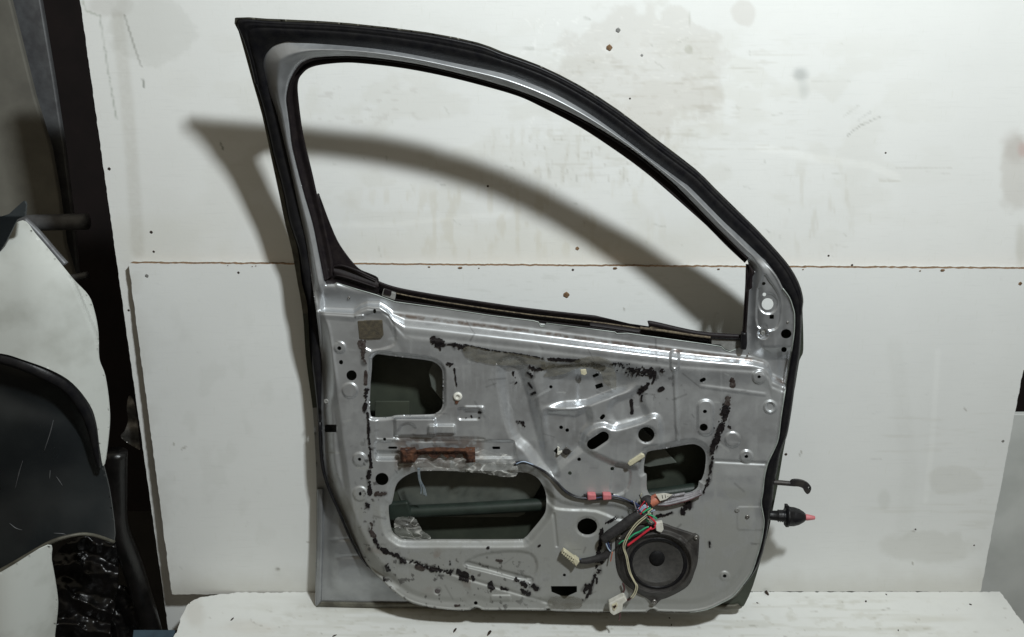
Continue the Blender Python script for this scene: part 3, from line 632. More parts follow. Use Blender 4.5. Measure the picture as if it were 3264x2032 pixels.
TR = [([(1384, 1086), (1398, 1090), (1404, 1098)], 11), ([(1390, 1104), (1440, 1098), (1470, 1102)], 4), ([(1455, 1104), (1478, 1110)], 11), ([(1480, 1100), (1560, 1117), (1640, 1128), (1720, 1142)], 2.6), ([(1730, 1143), (1780, 1148), (1845, 1150)], 4),
      ([(1750, 1170), (1800, 1168), (1888, 1164)], 4), ([(1886, 1163), (1922, 1176)], 8), ([(1690, 1170), (1700, 1182), (1738, 1172)], 8),
      ([(2078, 1192), (2108, 1184)], 12), ([(2088, 1200), (2080, 1222)], 3), ([(2066, 1226), (2048, 1240), (2038, 1250)], 8), ([(2046, 1264), (2044, 1290)], 5), ([(2013, 1276), (2015, 1318)], 4), ([(2100, 1246), (2112, 1240)], 5),
      ([(1634, 1188), (1640, 1196), (1646, 1220)], 5), ([(1684, 1192), (1696, 1200)], 8), ([(1684, 1222), (1697, 1240)], 2.5), ([(1693, 1258), (1706, 1252)], 3.5),
      ([(1154, 1096), (1156, 1120)], 9, 'mastb'), ([(1157, 1130), (1160, 1158)], 8, 'mastb'), ([(1164, 1242), (1170, 1243)], 6), ([(1163, 1290), (1163, 1312)], 6), ([(1166, 1185), (1165, 1225)], 4, 'mastb'), ([(1172, 1320), (1175, 1370)], 4),
      ([(1174, 1365), (1180, 1441), (1183, 1490)], 4.5), ([(1176, 1505), (1176, 1530), (1180, 1575)], 6.5), ([(1172, 1610), (1174, 1615)], 9), ([(1184, 1676), (1182, 1690), (1190, 1708)], 8, 'mastb'), ([(1194, 1724), (1208, 1745), (1232, 1760)], 6), ([(1236, 1762), (1258, 1768), (1288, 1790)], 6),
      ([(1200, 1578), (1228, 1574)], 6, 'mastb'), ([(1230, 1802), (1234, 1818)], 10), ([(1223, 1840), (1225, 1850)], 4), ([(1278, 1793), (1288, 1794)], 6), ([(1330, 1808), (1345, 1812)], 6, 'mastb'), ([(1462, 1826), (1486, 1840)], 9), ([(1470, 1846), (1490, 1852)], 7), ([(1505, 1838), (1510, 1850)], 4),
      ([(1562, 1862), (1570, 1880)], 8), ([(1600, 1874), (1618, 1882)], 6), ([(1645, 1850), (1680, 1868)], 9), ([(1698, 1870), (1712, 1878)], 8), ([(1660, 1880), (1685, 1894)], 8),
      ([(2320, 1272), (2317, 1288)], 10, 'mastb'), ([(2314, 1300), (2310, 1340)], 8), ([(2306, 1350), (2290, 1382)], 9), ([(2286, 1390), (2276, 1428), (2270, 1440)], 10), ([(2272, 1455), (2266, 1496), (2262, 1530), (2240, 1572)], 5.5), ([(2322, 1360), (2330, 1366)], 4), ([(2334, 1212), (2336, 1228)], 7, 'mastb'),
      ([(2200, 1600), (2186, 1612), (2176, 1635)], 10), ([(2200, 1618), (2196, 1608)], 8), ([(2096, 1645), (2120, 1642), (2142, 1636)], 4.5), ([(1932, 1668), (1950, 1658), (1966, 1650)], 6),
      ([(1920, 1688), (1914, 1725), (1909, 1757), (1903, 1790)], 6), ([(1905, 1810), (1908, 1822)], 9), ([(1900, 1825), (1890, 1855), (1882, 1890), (1858, 1915)], 5), ([(1872, 1870), (1862, 1884)], 9), ([(1903, 1845), (1902, 1860)], 2.5), ([(1914, 1792), (1920, 1796)], 4),
      ([(1424, 1163), (1440, 1162)], 7), ([(1448, 1176), (1452, 1206), (1456, 1232)], 2.4), ([(1648, 1345), (1660, 1348)], 4), ([(1666, 1348), (1670, 1360)], 5), ([(1485, 1334), (1487, 1335)], 3), ([(1502, 1326), (1505, 1332)], 2.5), ([(1526, 1315), (1532, 1316)], 3.5), ([(1526, 1332), (1528, 1334)], 2.5),
      ([(1555, 1748), (1558, 1746)], 3.5), ([(1360, 1754), (1366, 1752)], 3), ([(1432, 1790), (1434, 1800)], 3.5), ([(1716, 1743), (1720, 1740)], 3), ([(1582, 1787), (1600, 1789)], 2.2, 'mastb'), ([(1452, 1932), (1478, 1931)], 3, 'mastb'), ([(2262, 1730), (2264, 1742)], 5)]
def panel_grime(U, V):
    n = fbm(U / 45., V / 45., 71, 5); n2 = fbm(U / 14., V / 14., 72, 4); nv = fbm(U / 10., V / 120., 73, 4)
    dust = -.05 + .85 * sstep(1250, 1850, V + (n - .5) * 300) + .35 * (n - .5) + .2 * sstep(.55, .8, nv) * sstep(1000, 1100, V)
    dust = dust * (.25 + .75 * sstep(900, 1050, V))
    vl = np.interp(U, LEDGE[:, 0], LEDGE[:, 1]); q = V - vl
    rust = .75 * np.exp(-((q - 12) / 7) ** 2) * sstep(1240, 1290, U) * sstep(.36, .6, n2 * .6 + n * .4)
    rust += .5 * sstep(.6, .75, n) * np.exp(-((V - 1810) / 60) ** 2) * (U < 1500)
    br = sdf(U, V, rrect(1268, 1405, 1530, 1490, 12)); rust += .55 * (1 - sstep(-5, 22, br)) * sstep(.35, .6, n2)
    blk = .8 * sstep(.66, .74, n2) * np.exp(-((U - 1180) / 40) ** 2) * sstep(1300, 1500, V) + .7 * sstep(.66, .72, n2) * sstep(1740, 1800, V) * (1 - sstep(1560, 1800, U)) + .6 * sstep(.68, .74, n2) * np.exp(-np.hypot((U - 2080) / 90, (V - 1220) / 60) ** 2)
    blk += .5 * np.exp(-((U - 1500) / 80) ** 2 - ((V - 1050) / 20) ** 2) * 0
    ns = fbm(U / 16., V / 26., 79, 4)
    for t in TR:   # smears round the torn-off sealant
        p = np.asarray(t[0], float); w = t[1]; k = (U > p[:, 0].min() - 3 * w) & (U < p[:, 0].max() + 3 * w) & (V > p[:, 1].min() - 3 * w) & (V < p[:, 1].max() + 3 * w)
        if k.any(): blk[k] += .6 * (1 - sstep(w * .6, w * 1.9, seg_dist(U[k], V[k], p))) * sstep(.42, .62, ns[k])
    # hand marks, scrapes and runs
    rr = np.random.RandomState(5)
    for q in range(170):
        x = 1030 + 1420 * rr.rand(); y = 1010 + 920 * rr.rand(); a = rr.normal(.1, .8); L = 10 + 60 * rr.rand() ** 2; w = 1.5 + 2.5 * rr.rand()
        p = np.array([(x, y), (x + L * math.cos(a), y + L * math.sin(a))]); k = (np.abs(U - x) < L + 9) & (np.abs(V - y) < L + 9)
        if k.any():
            dd = (1 - sstep(w * .3, w * 1.5, seg_dist(U[k], V[k], p))) * (.2 + .35 * rr.rand())
            if rr.rand() < .55: dust[k] += dd
            else: blk[k] += dd * .7
    return np.stack([np.clip(dust, 0, 1), np.clip(rust, 0, 1), np.clip(blk, 0, 1)], 1)
panel = sheet('inner_panel', panel_f, (832, 120, 2545, 1960), 2.4, panel_h, DOOR, M['silver'], door, .0012, {'grime': panel_grime})

lp = cr([(2497, 920), (2518, 949), (2529, 980), (2534, 1004)] + S_IN_R[1:] + BOT[1:5], 3)
tube('panel_lip', DOOR.P(lp[:, 0] - 2, lp[:, 1], panel_h(lp[:, 0] - 5, lp[:, 1]) + .0005), .0013, M['lip'], panel, 6, 1)
bl_ = np.array(BELT[1:], float); tube('panel_lip', DOOR.P(bl_[:, 0], bl_[:, 1] + 1, panel_h(bl_[:, 0], bl_[:, 1] + 2) + .0004), .0010, M['lip'], panel, 6, 1)
# outer skin seen through the openings and past the panel's edges
SKIN = cr([(749, 57), (760, 100), (774, 148), (807, 268), (836, 370), (866, 510), (892, 631), (909, 714), (930, 797), (948, 900), (960, 965), (968, 1031), (974, 1131), (984, 1212), (997, 1305), (1003, 1400), (1007, 1480), (1009, 1550), (1009, 1700), (1007, 1800), (1005, 1900), (1008, 1934), (1040, 1935), (1161, 1936), (1330, 1938), (1800, 1941), (2300, 1943), (2360, 1937), (2376, 1923), (2400, 1868), (2425, 1785), (2447, 1704), (2462, 1632), (2480, 1541), (2495, 1450), (2503, 1410), (2515, 1331), (2535, 1231), (2548, 1150), (2559, 1128), (2561, 1095), (2560, 1040), (2558, 988), (2561, 964), (2558, 938), (2545, 898), (2516, 848), (2476, 800), (2423, 742), (2381, 700), (2279, 600), (2217, 539), (2094, 445), (1970, 350), (1847, 272), (1723, 210), (1600, 165), (1523, 136), (1359, 103), (1112, 74), (947, 64), (850, 60)], 2, True)
def skin_h(U, V):
    e = np.clip((U - 1000) / 1500, 0, 1)
    return (-np.interp(V, [60, 400, 600, 800, 900, 1000, 1150, 1400, 1600, 1800, 1935], [25, 28, 36, 54, 70, 82, 90, 90, 86, 82, 80]) - 6 * np.sin(math.pi * e) * np.sin(math.pi * np.clip((V - 1050) / 900, 0, 1)) + 26 * sstep(1036, 1085, U) * sstep(1330, 1420, V) * (1 - sstep(1250, 1330, U)) * (1 - sstep(1840, 1912, V)) + 1.5 * (fbm(U / 80., V / 80., 9, 3) - .5)) / 1000.
def skin_f(U, V):
    F = np.maximum(sdf(U, V, SKIN), -(sdf(U, V, WPOLY) + 2))
    F = np.maximum(F, -sdf_near(U, V, ell(2447, 970, 24, 24), 40)); return np.maximum(F, -sdf_near(U, V, ell(2436.5, 939.5, 9, 9), 40))
CORD = np.array([(1022, 1345), (1028, 1467), (1046, 1545), (1082, 1629), (1115, 1708), (1148, 1771), (1174, 1807), (1260, 1900), (1330, 1930)], float)
def skin_mat(u, v):
    x = np.interp(v, CORD[:, 1], CORD[:, 0]); return np.where((v > 1300) & (u < x + 90), 0, np.where(v < 1000, 2, 1))
def skin_relief(U, V):
    h = skin_h(U, V)
    for poly, a, w in ((hull_slot(1052, 1723, 1116, 1719, 3), -2.5, 7), (hull_slot(1076, 1778, 1150, 1773, 3), -2.5, 7), (ell(1124, 1848, 46, 26), -5, 44), (rrect(1046, 1432, 1078, 1500, 8), 3, 14)):
        h = h + a / 1000. * (1 - sstep(-w * .5, w * .5, sdf_near(U, V, poly, 60)))
    return h
skin = sheet('outer_skin', skin_f, (740, 50, 2570, 1950), 5.0, skin_relief, DOOR, [M['flange'], M['skin'], M['edge']], door, .0012, {'grime': lambda U, V: np.stack([-.15 + .3 * fbm(U / 40., V / 40., 77, 4), 0 * U, .5 * sstep(.62, .7, fbm(U / 18., V / 18., 78, 3)) * sstep(1890, 1935, V)], 1)}, facemat=skin_mat)
# folded hem round the skin's lower corner
band('hem', [(1009, 1560), (1009, 1700), (1007, 1800), (1005, 1900), (1007, 1935)], [(1033, 1560), (1032, 1700), (1030, 1800), (1028, 1890), (1028, 1917)], [(0, -104), (.1, -80), (.5, -76), (.9, -80), (1, -104)], DOOR, M['flange'], skin, 60)
band('hem', [(1006, 1936), (1100, 1937), (1330, 1940), (1800, 1943), (2300, 1945), (2366, 1938)], [(1027, 1916), (1100, 1917), (1330, 1920), (1800, 1924), (2290, 1926), (2350, 1922)], [(0, -88), (.1, -78), (.5, -74), (.9, -78), (1, -88)], DOOR, M['edge'], skin, 80)
# walls joining panel and skin
WA = joinl(S_IN_L[::-1][2:][::-1][:9], [])
band('edge_wall', S_IN_R, [(2552, 1004), (2550, 1066), (2544, 1132), (2530, 1205), (2518, 1291), (2503, 1380), (2492, 1420), (2484, 1450), (2475, 1500), (2468, 1541), (2460, 1600), (2452, 1650), (2432, 1759), (2406, 1821), (2376, 1866)], [(0, -3), (.5, -50), (1, -104)], DOOR, M['black'], panel, 120)
band('edge_wall', BOT[:26], [(2372, 1870), (2350, 1900), (2320, 1915), (2260, 1925), (2200, 1930), (2100, 1930), (1986, 1930), (1800, 1928), (1600, 1926), (1444, 1926), (1360, 1920)], [(0, -4), (.5, -50), (1, -94)], DOOR, M['edge'], panel, 120)
def skin_wall(pts, h0, dx=0.0):
    p = resample(cr(pts, 5), 90); q = p + np.array([dx, 0])
    if callable(h0): h0 = h0(p[:, 1])
    a = DOOR.P(p[:, 0], p[:, 1], h0); b = DOOR.P(q[:, 0], q[:, 1], np.minimum(skin_h(q[:, 0], q[:, 1]) + .001, h0 - .002))
    n = len(p); mesh('edge_wall', np.concatenate([a, b]), [(i, i + 1, n + i + 1, n + i) for i in range(n - 1)], M['black'], panel)
skin_wall(S_OUT_L, lambda v: -.018 - .038 * sstep(980, 1200, v)); skin_wall(S_OUT_C, -.018); skin_wall(S_OUT_T, -.018)
skin_wall(BOT[27:], -.046, -1)
tube('cord_seal', DOOR.P(CORD[:7, 0] - 3, CORD[:7, 1], np.array([-.05, -.048, -.046, -.045, -.045, -.04, -.03])), [.0040, .0036, .0034, .0030, .0026, .002, .001], M['rubber'], door, 8)

# weatherstrip round the frame
SEALP = [(-.05, -14), (-.03, -12.5), (.03, -12), (.14, -10.5), (.30, -8.5), (.48, -8.5), (.60, -9.5), (.64, -11), (.68, -9.8), (.78, -9.6), (.83, -11.5), (.87, -10.8), (.94, -12), (1, -20)]
SEALL = [(-.05, -14), (-.02, -12.5), (.06, -12), (.25, -9), (.55, -8.5), (.8, -11), (1, -22)]
b1 = band('weatherstrip', S_IN_L, S_OUT_L, SEALL, DOOR, M['rubber'], door, 120, [-38, -37, -34, -22, -6, 0, 0, 0, 0, 0])
band('corner_seal', S_IN_C, S_OUT_C, SEALP, DOOR, M['rubber'], b1, 80)
band('roof_seal', S_IN_T, S_OUT_T, SEALP, DOOR, M['rubber'], b1, 220)
band('hinge_seal', S_IN_R, S_OUT_R, [(0, -12), (.1, -9), (.3, -7), (.6, -7), (.85, -11), (1, -22)], DOOR, M['rubber'], b1, 160)

# glass run channel, belt seals, corner sail
ch = band('run_channel', W_TOP[1:], [(1060, 880), (1058, 835)] + [(1044, 760), (1028, 690), (1012, 625)] + O_TOP[5:], [(-.08, -6), (-.04, -4), (.06, -3.6), (.2, -4), (.28, -14), (.6, -16), (.8, -10), (1, -11), (1, -26)], DOOR, M['channel'], door, 260)
SAIL = cr([(1012, 622), (1018, 625), (1045, 698), (1074, 767), (1104, 813), (1131, 846), (1150, 862), (1177, 873), (1204, 887), (1206, 910), (1202, 938), (1138, 924), (1085, 916), (1030, 912), (1020, 880), (1012, 800), (1004, 720)], 3, True)
sl = sheet('corner_sail', lambda U, V: sdf(U, V, SAIL), (995, 615, 1212, 945), 3, lambda U, V: (-18 + 3 * np.sin((V - .33 * (U - 1060)) / 8.5) * sstep(838, 862, V - .2 * (U - 1060))) / 1000., DOOR, M['channel'], door, .004)
tube('felt_lip', DOOR.P(np.array([1062., 1090, 1130, 1165, 1200]), np.array([848., 847, 860, 876, 893]), -.012), [.0012, .0022, .0026, .0022, .0016], M['channel'], sl, 6)
tube('felt_lip', DOOR.P(np.array([1070., 1100, 1140, 1200]), np.array([878., 884, 897, 917]), -.012), [.0012, .0022, .0024, .0016], M['channel'], sl, 6)
tube('run_channel_edge', DOOR.P(np.array([1012., 1035, 1054, 1064]), np.array([620., 730, 810, 872]), -.013), .0018, M['channel'], ch, 6)
# belt: outer strip on the far side of the glass slot, slot, inner lip
obelt = band('belt_moulding', [(1204, 887)] + O_BOT[4:10], [(1202, 912), (1207, 914), (1268, 934), (1396, 955), (1561, 980), (1700, 1000), (1898, 1022), (2070, 1047)], [(0, -30), (.04, -20), (.4, -18), (.6, -24), (.85, -22), (1, -30)], DOOR, M['channel'], door, 120)
band('belt_moulding_end', [(2071, 1031), (2076, 1023), (2228, 1056), (2366, 1066)], [(2071, 1050), (2080, 1046), (2228, 1078), (2366, 1086)], [(0, -30), (.06, -16), (.5, -12), (.9, -18), (1, -30)], DOOR, M['channel'], obelt, 60)
xs = np.linspace(1262, 2262, 24); vb = np.interp(xs, [p[0] for p in O_BOT[4:]], [p[1] for p in O_BOT[4:]])
tube('felt_lip', DOOR.P(xs, vb + 21 - 3 * (xs > 2070), -.018), .0014, M['felt'], obelt, 6)
tube('felt_lip', DOOR.P(np.array([2040., 2120, 2200, 2264]), np.array([1046., 1056, 1068, 1076]), -.014), .0028, M['felt'], obelt, 6)
band('glass_slot', [(1200, 905), (1270, 930), (1396, 950), (1561, 976), (1700, 996), (1898, 1018), (2075, 1042), (2228, 1070), (2366, 1080)], [(1196, 944), (1260, 964), (1396, 984), (1561, 1009), (1700, 1028), (1898, 1054), (2075, 1078), (2261, 1102), (2368, 1116)], [(0, -40), (.5, -50), (1, -26)], DOOR, M['channel'], obelt, 100)
slab('clip', [(1222, 922), (1262, 936), (1258, 958), (1216, 944)], DOOR, -30, -16, M['grey'], obelt, 1.5)
slab('clip', [(1226, 920), (1248, 928), (1246, 944), (1222, 938)], DOOR, -18, -12, M['channel'], obelt, 1.5)
slab('bracket', [(2268, 1078), (2300, 1083), (2364, 1086), (2366, 1108), (2345, 1116), (2326, 1120), (2308, 1112), (2296, 1100), (2268, 1098)], DOOR, -30, -22, M['grey'], obelt, 1)
pc = band('post_channel', W_RGT, [(2377, 842), (2376, 880), (2375, 912), (2371, 978), (2367, 1040), (2362, 1085), (2362, 1108)], [(0, -8), (.15, -4), (.4, -5), (.6, -12), (.85, -8), (1, -10), (1, -34)], DOOR, M['channel'], door, 60)
tube('rubber_foot', DOOR.P(np.array([2371., 2370, 2369]), np.array([1060., 1095, 1112]), -.008), [.006, .0072, .006], M['rubber'], pc, 10)

# inside the door: beam, bracing plate, window lifter rail
tube('side_impact_bar', DOOR.P(np.array([1180., 1330, 1500, 1700, 2000, 2300]), np.array([1636., 1630, 1622, 1610, 1588, 1548]), -.050), .0145, M['bar'], door, 14)
slab('beam_bracket', [(1236, 1606), (1300, 1600), (1312, 1640), (1300, 1662), (1236, 1662)], DOOR, -48, -34, M['bar'], door, 5)
slab('inner_brace', [(1262, 1440), (1800, 1440), (1735, 1530), (1672, 1640), (1650, 1650), (1300, 1650), (1262, 1560)], DOOR, -74, -66, M['brace'], door, 1.5)
slab('inner_brace', [(1395, 1120), (1470, 1120), (1470, 1300), (1412, 1282), (1375, 1235), (1366, 1190)], DOOR, -44, -38, M['brace'], door, 1.5)
slab('inner_brace', [(2020, 1340), (2112, 1428), (2158, 1476), (2070, 1490), (2020, 1480)], DOOR, -46, -40, M['brace'], door, 1.5)
slab('inner_brace', [(1195, 1280), (1305, 1280), (1305, 1345), (1195, 1345)], DOOR, -60, -54, M['skin'], door, 1.5)

# ------------------------------------------------------------------ fittings on the panel
def hp(u, v): return panel_h(np.atleast_1d(np.asarray(u, float)), np.atleast_1d(np.asarray(v, float)))
def PP(pts, lift=0.0):
    p = np.asarray(pts, float); h = hp(p[:, 0], p[:, 1]); h = np.maximum(h, -.012)
    return DOOR.P(p[:, 0], p[:, 1], h + lift / 1000. if p.shape[1] == 2 else h + p[:, 2] / 1000.)

# old black sealant: trails and blobs with torn edges
def sealant(pts, w, seed, mat='mast', rag=1.0, thr=0.0, fine=9.):
    p = np.asarray(pts, float)
    if len(p) == 1: p = np.vstack([p, p + .5])
    p = resample(p, max(len(p), 2)); pad = max(np.max(w), 4) * 2.2 + 4
    def f(U, V):
        d = seg_dist(U, V, p); n = fbm(U / fine, V / fine, seed, 3); n2 = fbm(U / 28., V / 28., seed + 5, 3)
        core = d - w * (.62 + rag * ((n - .5) * 1.7 + (n2 - .5) * 2.4)) + thr * sstep(.45, .62, n) * w
        s1 = np.abs(fbm(U / 15., V / 15., seed + 31, 3) - .5); s2 = np.abs(fbm(U / 11., V / 13., seed + 47, 2) - .5)   # torn strings
        return np.minimum(core, np.maximum(d - w * (1.15 + 1.6 * (n2 - .5)), (np.minimum(s1, s2) - .028) * 70))
    return sheet('sealant', f, (p[:, 0].min() - pad, p[:, 1].min() - pad, p[:, 0].max() + pad, p[:, 1].max() + pad), 2.0,
                 lambda U, V: panel_h(U, V) + (.0008 + .0022 * fbm(U / 11., V / 11., seed + 9, 2)), DOOR, M[mat], door, .002)
for i, t in enumerate(TR):
    sealant(t[0], t[1], 100 + i * 3, t[2] if len(t) > 2 else 'mast')
for i, (pts, w) in enumerate([([(1958, 1164), (1990, 1178), (2075, 1190)], 14), ([(1650, 1352), (1656, 1346)], 5), ([(1300, 1790), (1380, 1812), (1440, 1826)], 9), ([(1166, 1245), (1168, 1300)], 6), ([(2312, 1300), (2296, 1360), (2282, 1420)], 12)]):
    sealant(pts, w, 400 + i * 7, 'mast', 1.3, 1.6, 6.)

# plastic film remnants
def film(name, pts, amp, lift, mat, seed):
    ol = cr(pts, 4, True)
    return sheet(name, lambda U, V: sdf(U, V, ol) + 5 * (fbm(U / 9., V / 9., seed, 3) - .5), (ol[:, 0].min() - 8, ol[:, 1].min() - 8, ol[:, 0].max() + 8, ol[:, 1].max() + 8), 2.5,
                 lambda U, V: np.maximum(panel_h(U, V), -.004) + lift / 1000. + amp / 1000. * np.abs(fbm(U / 34., V / 20., seed + 2, 2) - .5) * 2, DOOR, mat, door)
film('plastic_film', [(1478, 1112), (1500, 1104), (1560, 1118), (1640, 1128), (1700, 1138), (1735, 1150), (1740, 1180), (1716, 1168), (1690, 1162), (1620, 1166), (1560, 1160), (1500, 1148), (1482, 1135)], 3.5, 2.5, M['film2'], 501)
film('plastic_film', [(1720, 1150), (1800, 1160), (1870, 1138), (1930, 1142), (1958, 1175), (1965, 1235), (1955, 1240), (1925, 1220), (1910, 1185), (1850, 1172), (1790, 1196), (1735, 1200), (1745, 1180)], 3.5, 2.5, M['film2'], 502)
film('plastic_film', [(1318, 1478), (1340, 1470), (1460, 1462), (1510, 1430), (1540, 1432), (1580, 1445), (1625, 1452), (1650, 1490), (1645, 1518), (1600, 1520), (1540, 1510), (1440, 1502), (1345, 1500), (1322, 1490)], 14, 8, M['film'], 503)
film('plastic_film', [(1262, 1652), (1320, 1650), (1345, 1690), (1372, 1716), (1300, 1718), (1268, 1708), (1258, 1690)], 10, -8, M['film'], 504)
film('plastic_film', [(1756, 1905), (1846, 1905), (1848, 1938), (1756, 1940)], 2, 3, M['film2'], 505)
for k in range(7):
    u0 = 1330 + rs.rand() * 8; e = 1340 + 26 * rs.rand()
    tube('plastic_thread', DOOR.P(np.array([u0, u0 + 3, (u0 + e) / 2 + 6, e]), np.array([1492., 1525, 1555, 1575 + 14 * rs.rand()]), np.array([.010, .002, -.004, -.006])), .0007, M['thread'], door, 5)

# rusty armrest bracket
BR = np.array([(1276, 1430), (1322, 1428), (1327, 1437), (1360, 1430), (1400, 1428), (1450, 1430), (1480, 1432), (1486, 1428), (1514, 1428), (1515, 1474), (1484, 1477), (1474, 1448), (1462, 1446), (1450, 1462), (1438, 1455), (1426, 1462), (1408, 1448), (1390, 1462), (1376, 1462), (1362, 1448), (1338, 1452), (1326, 1466), (1322, 1476), (1276, 1476)], float)
brk = sheet('armrest_bracket', lambda U, V: np.maximum(np.maximum(sdf(U, V, BR) + 2.5 * (fbm(U / 8., V / 8., 33, 3) - .5), -sdf_near(U, V, ell(1295, 1434, 5, 2.5), 20)), -np.minimum(sdf_near(U, V, ell(1391, 1443, 4.5, 4), 20), sdf_near(U, V, ell(1500, 1435, 5, 2.5), 20))), (1270, 1422, 1520, 1482), 1.6,
            lambda U, V: (8 + 14 * (1 - sstep(-8, 10, sdf_near(U, V, rrect(1280, 1444, 1320, 1474, 3), 30))) + 14 * (1 - sstep(-8, 10, sdf_near(U, V, rrect(1486, 1444, 1512, 1474, 3), 30))) + 9 * (1 - sstep(-4, 8, np.abs(V - 1438) - 4)) + 2 * fbm(U / 6., V / 6., 35, 3)) / 1000., DOOR, M['rust'], door, .004)
for x in (1290, 1500): lathe('bolt', PP([(x, 1468)], 21)[0], DOOR.n, [(0, .0035), (.003, .0035), (.004, .002)], M['rust'], brk, 8)

# clips, plugs and pads
slab('foam_pad', [(1139, 1024), (1218, 1022), (1222, 1070), (1214, 1080), (1145, 1083)], DOOR, -6, 1.5, M['foam'], door, 1.5)
cl = lathe('white_clip', PP([(1459, 1264)], 0)[0], DOOR.n, [(0, .0095), (.002, .0098), (.0045, .008), (.005, .004), (.003, .0035)], M['white'], door, 18)
slab('clip_tail', [(1450, 1276), (1464, 1278), (1458, 1290), (1450, 1288)], DOOR, 0, 3, M['rust'], cl, 1)
sc = slab('retainer', [(2000, 1480), (2006, 1472), (2044, 1447), (2054, 1450), (2056, 1458), (2016, 1484), (2008, 1488)], DOOR, 8, 15, M['cream'], door, 2)
nut = slab('nut_clip', [(1790, 1440), (1806, 1424), (1824, 1440), (1806, 1458)], DOOR, -6, -2.5, M['steel'], door, 1)
lathe('nut_hole', DOOR.P(np.array(1806.), np.array(1439.), -.0025), DOOR.n, [(0, .0075), (.001, .0075), (.0005, .005)], M['black'], nut, 14)
slab('nut_clip', [(1777, 1424), (1784, 1428), (1780, 1440), (1792, 1438), (1791, 1443), (1781, 1452), (1776, 1450)], DOOR, -6, -2, M['white'], nut, .8)
slab('green_tag', [(1850, 1180), (1868, 1178), (1871, 1192), (1864, 1198), (1852, 1194)], DOOR, -1, 4, M['cream'], door, 1)
def stud(name, u, v, r, mat, parent=door, lift=0, dome=.5):
    c = PP([(u, v)], lift)[0]; s = r * .00069
    return lathe(name, c - DOOR.n * .002, DOOR.n, [(0, s), (.002 + s * dome * .5, s), (.002 + s * dome, s * .75), (.002 + s * dome, s * .35), (.002 + s * dome * .6, s * .2)], mat, parent, 16)
stud('plug', 1123, 1888, 14, M['gasket'], skin, -78, .15); stud('plug', 1395, 1884, 9, M['gasket'], door, 0, .25); stud('bolt', 2430, 1062, 7, M['grey'], door, 0, .8); stud('bolt', 2382, 1648, 7, M['steel'], door, 0, .5); stud('plug', 2350, 1627, 8, M['grey'], door, 0, .3); stud('bolt', 1040, 1280, 8, M['grey'], door, -4, .4)
stud('rivet', 2388, 1128, 3, M['steel']); stud('rivet', 2511, 1028, 3.5, M['steel']); stud('rivet', 1112, 951, 4, M['steel'])

# speaker with its square-eared basket
SPK = cr([(2040, 1672), (2104, 1666), (2150, 1680), (2216, 1702), (2228, 1709), (2229, 1722), (2225, 1786), (2215, 1821), (2193, 1869), (2132, 1904), (2107, 1912), (2094, 1925), (2085, 1927), (2076, 1922), (2066, 1911), (2027, 1888), (1986, 1856), (1964, 1811), (1960, 1741), (1966, 1712), (2005, 1685)], 4, True)
SX, SY = 2097., 1797.
def spk_h(U, V):
    r = np.hypot((U - SX) / 112., (V - SY) / 98.); e = -sdf(U, V, SPK)
    h = 6 + 8 * sstep(1.12, 1.0, r) + 4 * np.exp(-((r - .97) / .04) ** 2) - 7 * sstep(.95, .88, r)
    h = h - 6 * (1 - sstep(0, 6, e)) * (r > 1.05)
    rib = np.minimum(seg_dist(U, V, [(2170, 1715), (2205, 1752)]), seg_dist(U, V, [(2180, 1735), (2222, 1700)])); h = h + 4 * np.exp(-(rib / 4) ** 2) * (r > 1.0)
    return h / 1000.
spk = sheet('speaker', lambda U, V: np.maximum(sdf(U, V, SPK), -(np.hypot((U - SX) / 94., (V - SY) / 82.) - 1) * 88), (1950, 1655, 2240, 1935), 2.2, spk_h, DOOR, M['basket'], door, .006)
def disk(cx, cy, rx, ry): return lambda U, V: (np.hypot((U - cx) / rx, (V - cy) / ry) - 1) * min(rx, ry)
def rad(U, V, rx=97., ry=85.): return np.hypot((U - SX) / rx, (V - SY) / ry)
sheet('surround', lambda U, V: np.maximum(disk(SX, SY, 97, 85)(U, V), -disk(SX, SY, 79, 71)(U, V)), (1990, 1700, 2205, 1895), 2.2, lambda U, V: (2 + 6 * np.sqrt(np.clip(1 - ((rad(U, V) - .92) / .09) ** 2, 0, 1))) / 1000., DOOR, M['rubber'], spk, .001)
sheet('cone', disk(SX, SY, 81, 73), (2010, 1718, 2185, 1876), 2.2, lambda U, V: (6.5 - 19 * (1 - np.clip(np.hypot((U - SX + 3) / 81., (V - SY + 12) / 73.), 0, 1)) ** .9) / 1000., DOOR, M['cone'], spk, .001)
sheet('dust_cap', disk(2094, 1780, 25, 25), (2064, 1750, 2124, 1810), 2, lambda U, V: (-9 + 9 * np.sqrt(np.clip(1 - (np.hypot(U - 2094, V - 1780) / 26) ** 2, 0, 1))) / 1000., DOOR, M['cap'], spk, .001)
for u, v in ((2218.6, 1712.6), (2085, 1917), (1975, 1711)):
    lathe('screw', DOOR.P(np.array(u), np.array(v), .005), DOOR.n, [(0, .0058), (.003, .0058), (.0045, .0042), (.0045, .002), (.003, .0012)], M['steel'], spk, 14)
slab('speaker_plug', [(2088, 1668), (2112, 1664), (2116, 1690), (2108, 1700), (2092, 1694)], DOOR, 14, 24, M['white'], spk, 2)

